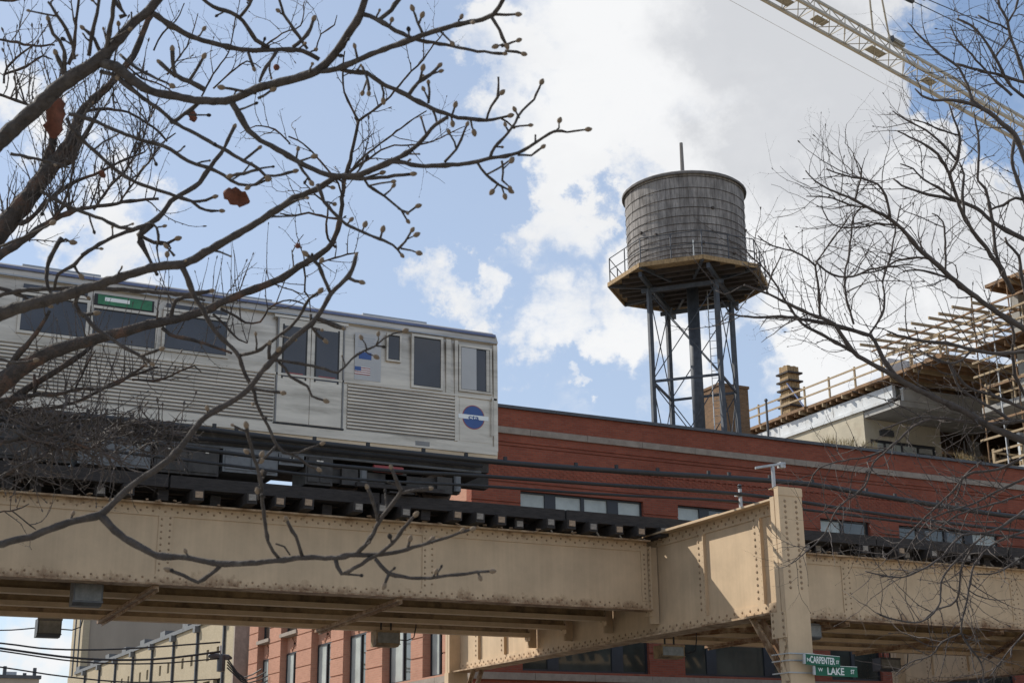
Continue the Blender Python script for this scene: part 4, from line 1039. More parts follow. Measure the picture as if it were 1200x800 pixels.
part('dark_partition', MB().box((56.0, 38, 0), (56.3, 47.2, 24.1)), M_PLY, CB); part('dark_partition', MB().box((53.2, 47.0, 0), (55.999, 47.2, 21.6)), M_PLY, CB)  # dark plywood walls added so the open floors look shaded inside
part('dark_backing', MB().box((55.6, 66, 0), (68.9, 66.3, 21.6)), M_PLY, CB)  # dark sheet added behind the recess to paint its interior shade
part('floor_slab', MB().box((55.45, 57.0, 17.7), (68.9, 65.9, 17.95)), M_CONC, CB)
railing((55.7, 57.2, 0), (64.5, 57.2, 0), 17.95, 6, rails=(.5, 1.0)); railing((55.8, 58.8, 0), (64.5, 58.8, 0), 17.95, 4, rails=(.5, 1.0))
for xc in (56.0, 60.2, 64.4): part('concrete_column', MB().box((xc, 59.5, 17.951), (xc + .45, 60, 20.6)), M_CONC, CB)
for k in range(10): part('shore_post', MB().tube([(56.0 + k * .9, 58 + (k % 3) * 1.6, 17.96), (56.0 + k * .9, 58 + (k % 3) * 1.6, 20.6)], .05, 6), M_LUMBER if k % 2 else M_GALV, CB)
part('white_membrane', MB().box((51.2, 47.6, 16.2), (60, 47.8, 17.55)), M_WRAP, CB)
# boxed-out column form with clamps
fc = on_x(925, 470, CX + 1.2)
f = part('column_form', MB().box((CX + .93, fc.y - .39, 21.99), (CX + 1.72, fc.y + .39, 25.3)), M_PLY, CB)
for k in range(4):
    part('form_board', MB().box((CX + .905, fc.y - .40 + k * .2, 21.99), (CX + .929, fc.y - .215 + k * .2, 25.33 + .04 * (k % 2))), M_PLANK, f); part('form_board', MB().box((CX + .93 + k * .2, fc.y - .415, 21.99), (CX + 1.115 + k * .2, fc.y - .391, 25.33 - .03 * (k % 2))), M_PLANK, f)
for k in range(6): part('form_clamp', MB().box((CX + .78, fc.y - .58, 22.35 + k * .5), (CX + 1.87, fc.y + .58, 22.45 + k * .5)), M_DARKWOOD, f)
part('form_brace', MB().bar((CX + .8, fc.y - .4, 24.2), (CX + .3, fc.y - 2.6, 22.0), .06), M_STRIPE, f)

# ------------------------------------------------------------------ buildings down the side street
CR = empty('cream_brick_building', (24, 90, 0), 'long cream brick loft building receding down the side street', 'building')
QX, QY0, QY1 = 20.6, 72.0, 118.0
zr = on_x(234.7, 733, QX).z
piers = []; y = QY0 + 1.2
while y < QY1 - 3: piers.append(y); y += 5.3
cf = lambda a, d, z: (QX + d, a, z)
holes = []
for y in piers:
    for q in (.9, 2.9): holes.append((y + q, y + q + 1.35, 3.0, zr - 3.1)); holes.append((y + q + .45, y + q + .95, zr - 2.05, zr - 1.45))
part('wall', wall_grid(MB(), QY0, QY1, 0, zr, holes, [], cf, .4), M_CREAMB, CR)
for y in piers:
    part('drain_pipe', MB().box((QX - .13, y + .25, .1), (QX - .0005, y + .42, zr - .2)), M_IRON, CR)
    part('hopper', MB().box((QX - .3, y + .1, zr - .35), (QX - .0005, y + .57, zr - .01)), M_UNDER_G, CR)
    part('parapet_cap', MB().box((QX - .12, y - .9, zr + .0005), (QX + .55, y + 2.4, zr + .22)).box((QX - .12, y + 2.42, zr + .0005), (QX + .55, y + 3.6, zr + .5)).box((QX - .12, y + 3.62, zr + .0005), (QX + .55, y + 4.38, zr + .22)), M_UNDER_G, CR)
    for q in (.9, 2.9):
        rect_window(CR, cf, y + q, y + q + 1.35, 3.0, zr - 3.1, [], [M_GLASS], .22, .07)
        part('vent_panel', MB().box((QX + .15, y + q + .45, zr - 2.05), (QX + .3, y + q + .95, zr - 1.45)), M_FRAME, CR)
part('front_wall', MB().box((QX + .001, QY0 - .3, 0), (QX + 22, QY0 - .001, zr)), M_TAUPE, CR); part('corner_pier', MB().box((QX - .05, QY0 - .4, 0), (QX + .6, QY0 - .3005, zr + .3)), M_STONE, CR)
part('roof', MB().box((QX + .401, QY0, zr - .5), (QX + 22, QY1, zr - .3)), M_ROOFING, CR)
part('down_pipes', MB().tube([(QX + 1.0, QY0 - .5, 0), (QX + 1.0, QY0 - .5, zr - 2)], .1).tube([(QX + 1.4, QY0 - .5, 0), (QX + 1.4, QY0 - .5, zr - 2.2)], .08).tube([(QX + 1.8, QY0 - .5, 0), (QX + 1.8, QY0 - .5, zr - 2.5)], .08), M_IRON, CR, kind='stuff')
part('fire_escape', MB().box((QX + .9, QY0 - 1.4, zr - 2.6), (QX + 3.4, QY0 - .45, zr - 2.0)).bar((QX + .7, QY0 - .6, zr - 1.6), (QX + 3.0, QY0 - 1.2, zr - .6), .08), M_COPING, CR)

TB = empty('taupe_tower_block', (25, 125, 0), 'plain taupe block with a sunlit cream corner beyond the cream building', 'building')
bl = on_y(104, 745, 122); br = on_y(212, 740, 122); bz = 17.5
part('wall', MB().box((bl.x, 122, 0), (br.x + .2, 126.5, bz)), M_TAUPE, TB)
part('side_wall', MB().box((bl.x - .55, 121.8, 0), (bl.x - .001, 126.5, bz)), M_CREAMB, TB)
for k in range(2): part('downpipe', MB().box((bl.x - .62, 122.8 + k * 2, 0), (bl.x - .5505, 123.1 + k * 2, bz)), M_IRON, TB)
part('parapet', MB().box((bl.x - .7, 121.7, bz + .001), (br.x + .3, 126.5, bz + .3)), M_STONE, TB)

LB = empty('low_far_building', (8, 190, 0), 'low dark flat roof with vent stacks far off at the lower left corner', 'building')
q0 = on_y(-40, 796, 180); q1 = on_y(46, 795, 180)
part('wall', MB().box((q0.x, 180, 0), (q1.x, 200, q1.z)), M_TAUPE, LB); part('parapet', MB().box((q0.x - .2, 179.8, q1.z + .001), (q1.x + .2, 200.2, q1.z + .4)), M_COPING, LB)
for px, t in ((6, 780), (29, 788), (41, 782)):
    p = on_y(px, t, 182); part('vent_stack', MB().tube([(p.x, 182, q1.z + .4), (p.x, 182, p.z)], .22, 8), M_COPING, LB)
part('roof_hatch', MB().box((q1.x - 3.5, 183, q1.z + .401), (q1.x - 2.2, 185, q1.z + 1.0)), M_GALV, LB)

# ------------------------------------------------------------------ utility pole and wires down the side street
UP = empty('cable_terminal', (16.0, 58.5, 6.0), 'dark cable terminal with looping drop cables beside the sunlit brick wall', 'cable terminal')
up = on_y(258, 768, 58.5)
part('terminal_box', MB().lathe((up.x + .05, 58.5, up.z - .62), [(.05, -.02), (.17, 0), (.17, .62), (.13, .68), (0, .7)], 12), M_COPING, UP)
part('splice_case', MB().tube([(up.x - .5, 58.5, up.z - .02), (up.x - .4, 58.5, up.z), (up.x + .35, 58.5, up.z - .05), (up.x + .5, 58.5, up.z - .08)], [.04, .12, .12, .04], 8), M_COPING, UP)
part('hanger', MB().box((up.x - .03, 58.46, up.z - .1), (up.x + .03, 58.54, up.z + .42)), M_GALV, UP)
for k in range(4):
    a = Vector((up.x + .3, 58.45, up.z - .1 - k * .12)); b = Vector((up.x + 1.5 + .2 * k, 57.6, up.z - .55 - .1 * k))
    m = (a + b) / 2 + Vector((0, 0, -.55)); part('drop_cable', MB().tube([a, a.lerp(m, .6) + Vector((0, 0, -.1)), m, b.lerp(m, .5) + Vector((0, 0, -.05)), b], .03, 5), M_CABLE, UP)
def uw(pts, y, r, label, g='utility wires at lower left'): wire('utility_wire', [tuple(on_y(px, py, y)) for px, py in pts], r, label, cat='wire', group=g, k=5)
uw([(-120, 742), (0, 753), (61, 760), (140, 760), (258, 752)], 58.4, .035, 'topmost of the three long utility wires crossing the cream building')
uw([(-120, 742), (0, 759), (95, 771), (180, 772), (258, 763)], 58.4, .045, 'thickest utility wire, second from top across the cream building')
uw([(-120, 746), (0, 762), (95, 775), (180, 777), (258, 771)], 58.4, .03, 'thin utility wire hanging just under the thickest one')
uw([(-120, 765), (0, 781), (75, 792), (160, 799), (258, 795)], 58.6, .03, 'lowest utility wire dipping towards the lower left corner')
uw([(-60, 733), (0, 738), (45, 735)], 70, .03, 'short thin wire reaching the dark flood light at lower left')
def aerial(pts, D, label, insul):
    P = [at_dist(px, py, D) for px, py in pts]
    o = wire('aerial_cable', [tuple(p) for p in P], .022, label, M_IRON, 'cable', 'guy cables at the top right corner', k=5)
    for a, b in insul:
        p = P[0].lerp(P[1], a); q = P[0].lerp(P[1], b); d = q - p
        part('strain_insulator', MB().tube([p, p + d * .1, p + d * .5, p + d * .9, q], [.03, .11, .12, .11, .03], 8), M_COPING, o)
aerial([(1020, -22), (1112, 22), (1160, 47), (1215, 75)], 62, 'lower of the two guy cables with dark insulators at top right', [(.42, .56)])
aerial([(1036, -22), (1128, 17), (1170, 36), (1215, 58)], 62, 'upper of the two guy cables with dark insulators at top right', [(.40, .54)])

# ------------------------------------------------------------------ tower crane, jib only in view
TCR = empty('tower_crane', (150, 95, 0), 'ivory lattice jib of a tower crane against the clouds', 'crane')
JA, JB = 104.0, 118.0
def jp(px, py, u): return at_dist(px, py, JA + (JB - JA) * u)
a_low = jp(840, -35, -.35); b_low = jp(1330, 232, 1.25)
# jib frame from two measured chords: far bottom chord and near bottom chord, top chord above
L0 = jp(895, 0, 0); L1 = jp(1190, 163, 1)            # far-left (lower in picture) chord
axis = (L1 - L0).normalized()
M0 = jp(936, 0, .1)
off = (M0 - L0) - axis * (M0 - L0).dot(axis)
T0 = jp(955, 0, .12); offt = (T0 - L0) - axis * (T0 - L0).dot(axis)
W_ = 1.75
sidev = axis.cross(Vector((0, 0, 1))).normalized()
upv = sidev.cross(axis).normalized()
if upv.z < 0: upv = -upv
# solve chord offsets in the plane across the jib so that they project on the measured lines
def chord_off(px, py):
    """offset (sideways s, up u) along a line of sight: choose sideways so the section is a triangle"""
    d = ray(px, py).normalized(); best = None
    for k in range(-400, 401):
        s = k * .01
        # point L0 + axis*t + sidev*s + upv*u on the ray: solve 3x3
        Mx = Matrix((axis, upv, -d)).transposed()
        sol = Mx.inverted() @ (CAM - (L0 + sidev * s))
        yield s, sol[1]
near = min((abs(u), s, u) for s, u in chord_off(936, 0))
s_near, u_near = near[1], near[2]
top = min((abs(s - s_near / 2), s, u) for s, u in chord_off(955.5, 0))
s_top, u_top = top[1], top[2]
JL0, JL1 = -16.0, (L1 - L0).length + 22.0
def J(t, w):
    return L0 + axis * t + (sidev * s_near + upv * u_near if w == 1 else (sidev * s_top + upv * u_top if w == 2 else Vector()))
for w, r in ((0, .13), (1, .13), (2, .11)): part('jib_chord', MB().bar(J(JL0, w), J(JL1, w), r * 1.7, r * 1.7), M_CRANE, TCR)
step = 1.62; t = JL0; k = 0
while t < JL1 - step:
    for (a, b) in ((0, 1),): part('lattice_bar', MB().bar(J(t, a), J(t, b), .06), M_CRANE, TCR); part('lattice_bar', MB().bar(J(t, a if k % 2 else b), J(t + step, b if k % 2 else a), .05), M_CRANE, TCR)
    for a in (0, 1):
        part('lattice_bar', MB().bar(J(t, a), J(t + step / 2, 2), .07), M_CRANE, TCR); part('lattice_bar', MB().bar(J(t + step / 2, 2), J(t + step, a), .07), M_CRANE, TCR)
    t += step; k += 1
def jt(px): return (jp(px, 0, (px - 895) / 295.) - L0).dot(axis)
def grating(t, ln, dz=.06):
    part('catwalk_grating', MB().bar(J(t, 0).lerp(J(t, 1), .5) + upv * dz, J(t + ln, 0).lerp(J(t + ln, 1), .5) + upv * dz, .75, .05), M_CRANE_DK, TCR)
def t_at(px, py, w):                    # parameter along the jib where chord w passes pixel column px
    lo, hi = JL0, JL1
    def col(t):
        q = J(t, w) - CAM; return PX_W / 2 + F_PX * q.dot(C_R) / q.dot(C_F)
    for _ in range(40):
        m = (lo + hi) / 2
        if col(m) < px: lo = m
        else: hi = m
    return lo
for px, ln in ((930, 1.3), (972, 1.3), (1035, 1.6), (1100, 1.2)): grating(t_at(px, 0, 1) - .8, ln)
tt = t_at(1046, 0, 2)
tro = part('trolley', MB().bar(J(tt, 2) + upv * .25, J(tt + 1.1, 2) + upv * .25, .55, .3), M_CRANE_DK, TCR); part('sheave', MB().bar(J(tt - .3, 2) + upv * .2, J(tt + .1, 2) + upv * .5, .25, .5), M_COPING, tro)
for px, pt in ((1023, 1017), (1043, 1030)):
    t1 = t_at(px, 0, 2); up_ = ray(pt, -60); q = J(t1, 2)
    dist = (q - CAM).dot(C_F)
    part('pendant_bar', MB().tube([q + upv * .05, at_dist(pt - (px - pt) * .6, -60, dist - 2)], .075, 6), M_CRANE, TCR)
lc = [J(JL0, 0) + upv * -1.6 + sidev * 0, J(JL1, 0) - upv * 1.0]
part('hoist_rope', MB().tube([lc[0], lc[0].lerp(lc[1], .5) - upv * .3, lc[1]], .018, 4), M_CRANE, TCR)
base = J(JL1 - 2, 0).lerp(J(JL1 - 2, 1), .5); mw = 1.0
for dx in (-mw, mw):
    for dy in (-mw, mw): part('mast_chord', MB().box((base.x + dx - .1, base.y + dy - .1, 0), (base.x + dx + .1, base.y + dy + .1, base.z + 6)), M_CRANE, TCR)
z = 1.0; k = 0
mb = MB()
while z < base.z + 4:
    for a, b in (((-mw, -mw), (mw, -mw)), ((mw, -mw), (mw, mw)), ((mw, mw), (-mw, mw)), ((-mw, mw), (-mw, -mw))):
        if k % 2: a, b = b, a
        mb.bar((base.x + a[0], base.y + a[1], z), (base.x + b[0], base.y + b[1], z + 2), .09)
    z += 2; k += 1
part('mast_lattice', mb, M_CRANE, TCR, kind='stuff')
# ------------------------------------------------------------------ trees: limbs laid out in space from the photograph, twigs grown from them
def grow(mb, p, d, L, r, rn, up=.15, wig=.22, lev=1, forks=(1, 3), k=4, tips=None, seg=None):
    """a twig growing from p along d, forking lev more times"""
    n = max(3, int(L / (seg or .06))); n = min(n, 9); st = L / n
    pts = [p.copy()]; rs = [r]; d = d.normalized()
    for i in range(n):
        d = (d + Vector((rn.gauss(0, wig), rn.gauss(0, wig), rn.gauss(0, wig) + up)) * .5).normalized()
        p = p + d * st; pts.append(p.copy()); rs.append(r * (1 - .62 * (i + 1) / n) * (1.18 if rn.random() < .25 else 1))
        if lev > 0 and i > 0 and rn.random() < forks[1] / n:
            a = d.orthogonal().normalized(); a.rotate(__import__('mathutils').Quaternion(d, rn.uniform(0, 6.28)))
            grow(mb, p, (d * rn.uniform(.5, 1.0) + a * rn.uniform(.6, 1.0)), L * rn.uniform(.3, .62), rs[-1] * .72, rn, up, wig, lev - 1, forks, 3, tips, seg)
    mb.tube(pts, rs, k)
    for i in range(1, n):
        if rn.random() < .75:
            e = (pts[i + 1] - pts[i - 1]).normalized(); a = e.orthogonal().normalized(); a.rotate(__import__('mathutils').Quaternion(e, rn.uniform(0, 6.28)))
            b = pts[i]; q = max(rs[i], .0016); mb.tube([b, b + (a + e * .7) * q * 2.2, b + (a + e * 1.1) * q * 3.6], [q * .8, q * 1.05, q * .25], 3)
    if tips is not None: tips.append((pts[-1], d, r))
def bud_mesh(m):
    mb = MB().lathe((0, 0, 0), [(.0, -.05), (.30, .05), (.46, .35), (.42, .62), (.22, .88), (.0, 1.0)], 8, False); return mb.mesh('bud', m, smooth=True)
BUD = bud_mesh(M_BUD); BUD_D = bud_mesh(M_BARK_A)
def tree(name, label, lines, D0, crotch, trunk_r, bark, twig_mat, seed, bud_px=0, spur=0.0, twig=None, extra=None, drift=.10, wide=1.0, slim=0):
    rn = random.Random(seed)
    cr = at_dist(*crotch)
    root = empty(name, (cr.x, cr.y, 0), label, 'tree')
    placed = []
    # trunk, slightly leaning
    tp = [Vector((cr.x - .12, cr.y + .1, -.1)), Vector((cr.x - .08, cr.y + .06, cr.z * .35)), Vector((cr.x + .03, cr.y - .02, cr.z * .7)), cr + Vector((0, 0, .12))]
    part('trunk', MB().tube(tp, [trunk_r * 1.5, trunk_r * 1.12, trunk_r, trunk_r * .92], 14), bark, root, smooth=True)
    off_l = crotch[0] < 600
    infos = []; nbud = 0
    for li, ln in enumerate(lines):
        opts = {}
        if isinstance(ln[-1], dict): opts = ln[-1]; ln = ln[:-1]
        pts = []; w = 4
        for q in ln:
            if len(q) > 2: w = q[2]; 
            pts.append((q[0], q[1], w if len(q) > 2 else None))
        # fill widths linearly between the given ones
        ks = [i for i, q in enumerate(pts) if q[2] is not None] or [0]
        ws = []
        for i, q in enumerate(pts):
            lo = max([k for k in ks if k <= i], default=ks[0]); hi = min([k for k in ks if k >= i], default=None)
            a = pts[lo][2] or 3
            if hi is None: b = a * .62; t = (i - lo) / max(1, len(pts) - 1 - lo)
            else: b = pts[hi][2] or a; t = 0 if hi == lo else (i - lo) / (hi - lo)
            w_ = a + (b - a) * t
            if slim and w_ > 4: w_ = 4 + (w_ - 4) * slim
            ws.append(w_ * wide)
        x0, y0 = pts[0][:2]
        outside = x0 <= 2 or x0 >= 1195
        best = None
        for (qx, qy, qd, qw) in placed:
            e = math.hypot(qx - x0, qy - y0)
            if e < 16 and (best is None or e < best[0]): best = (e, qd)
        d0 = opts.get('d') or (best[1] if best else D0 * rn.uniform(.93, 1.07))
        plen = sum(math.hypot(pts[i + 1][0] - pts[i][0], pts[i + 1][1] - pts[i][1]) for i in range(len(pts) - 1))
        dd = opts.get('dd', rn.uniform(-1, 1) * drift) * min(1.2, plen / 350)
        P = []; R = []; acc = 0; PX = []
        for i in range(len(pts) - 1):
            p0 = pts[max(0, i - 1)]; p1 = pts[i]; p2 = pts[i + 1]; p3 = pts[min(len(pts) - 1, i + 2)]
            sl = math.hypot(p2[0] - p1[0], p2[1] - p1[1]); m = max(1, int(sl / 7))
            for s in range(m):
                u = s / m
                c = [.5 * (2 * p1[j] + (p2[j] - p0[j]) * u + (2 * p0[j] - 5 * p1[j] + 4 * p2[j] - p3[j]) * u * u + (3 * p1[j] - p0[j] - 3 * p2[j] + p3[j]) * u ** 3) for j in (0, 1)]
                w = ws[i] + (ws[i + 1] - ws[i]) * u; PX.append((c[0] + rn.gauss(0, .35), c[1] + rn.gauss(0, .35), w, (acc + sl * u) / max(plen, 1)))
            acc += sl
        PX.append((pts[-1][0], pts[-1][1], ws[-1], 1.0))
        for (x, y, w, t) in PX:
            d = d0 * (1 + dd * t) ; P.append(at_dist(x, y, d)); R.append(max(.0016, w / 2 * d / F_PX) * (1 + rn.gauss(0, .06) + (.28 if (w < 8 and len(P) % 9 == 4) else 0))); placed.append((x, y, d, w))
        if outside and not opts.get('free'):
            # carry the limb on to the trunk
            a = P[0]; tdir = (P[0] - P[min(3, len(P) - 1)]).normalized(); Ld = (cr - a).length
            q1 = a + tdir * Ld * .3; q2 = cr.lerp(a, .3) + tdir * Ld * .12
            seg = []
            for s in range(8, 0, -1):
                u = s / 8; seg.append(a * (1 - u) ** 3 + q1 * 3 * u * (1 - u) ** 2 + q2 * 3 * u * u * (1 - u) + cr * u ** 3)
            R = [max(R[0], R[0] * (1 + .5 * s / 8)) for s in range(8, 0, -1)] + R; P = seg + P
            nseg = 8
        else: nseg = 0
        br = part('branch', MB().tube(P, R, 8 if max(ws) > 6 else 6), bark, root, smooth=True)
        infos.append((P[nseg:], R[nseg:], max(ws), opts))
        if bud_px and not opts.get('nobud'):
            d = (P[-1] - P[-min(3, len(P))]).normalized(); sz = bud_px * rn.uniform(.8, 1.15) * d0 / F_PX
            piece('bud', BUD, root, P[-1] - d * sz * .2, d.to_track_quat('Z', 'Y').to_euler(), (sz * .98, sz * .98, sz * 1.25)); nbud += 1
    # side spurs with buds
    if spur:
        sp = MB()
        for P, R, w, o in infos:
            if o.get('bare'): continue
            i = 2
            while i < len(P) - 1:
                if rn.random() < spur and R[i] < .028:
                    d = (P[i + 1] - P[i - 1]).normalized(); a = d.orthogonal().normalized(); a.rotate(__import__('mathutils').Quaternion(d, rn.uniform(0, 6.28)))
                    a = (a + d * .5 + Vector((0, 0, .35))).normalized(); Ls = rn.choice((.012, .02, .03, .06, .10)) * (D0 / 6)
                    e = P[i] + a * (Ls + R[i]); sp.tube([P[i], P[i].lerp(e, .5) + Vector((rn.gauss(0, .004), rn.gauss(0, .004), 0)), e], [max(.0042, R[i] * .45), .004, .0036], 5)
                    if nbud < 290:
                        sz = bud_px * rn.uniform(.4, .95) * D0 / F_PX; piece('bud', BUD if rn.random() < .6 else BUD_D, root, e, a.to_track_quat('Z', 'Y').to_euler(), (sz * .92, sz * .92, sz * 1.15)); nbud += 1
                i += rn.randint(2, 5)
        part('spurs', sp, bark, root, kind='stuff')
    if twig:
        tw = MB(); tips = []; nt = 0
        for P, R, w, o in infos:
            dens = twig['dens'] * o.get('tw', 1.0) * (1.7 if w < 4.2 else 1.0)
            i = 1
            while i < len(P) - 1:
                stepl = (P[i] - P[i - 1]).length
                if rn.random() < dens * stepl:
                    d = (P[min(i + 1, len(P) - 1)] - P[i - 1]).normalized(); a = d.orthogonal().normalized(); a.rotate(__import__('mathutils').Quaternion(d, rn.uniform(0, 6.28)))
                    dirv = (d * twig.get('along', .5) + a * .9 + Vector((0, 0, twig['up']))).normalized()
                    Lt = rn.uniform(*twig['len']) * o.get('tl', 1.0); rr = min(R[i] * .6, rn.uniform(*twig['r']))
                    if nt < twig.get('parts', 120) and Lt > twig['len'][1] * .55:
                        m1 = MB(); grow(m1, P[i], dirv, Lt, rr, rn, twig['up'] * .5, twig['wig'], twig['lev'], (1, twig['forks']), 4, tips, twig['seg']); part('twig', m1, twig_mat, root); nt += 1
                    else: grow(tw, P[i], dirv, Lt, rr, rn, twig['up'] * .5, twig['wig'], twig['lev'], (1, twig['forks']), 4, tips, twig['seg'])
                i += 1
        if extra: extra(tw, rn, tips, infos)
        kb = MB()
        for (p, d, r) in tips[::2]: kb.tube([p - d * r, p + d * r * 2.5, p + d * r * 5], [r * .8, r * 1.3, r * .4], 4)
        part('twigs', tw, twig_mat, root, kind='stuff'); part('small_buds', kb, twig_mat, root, kind='stuff')
    return root

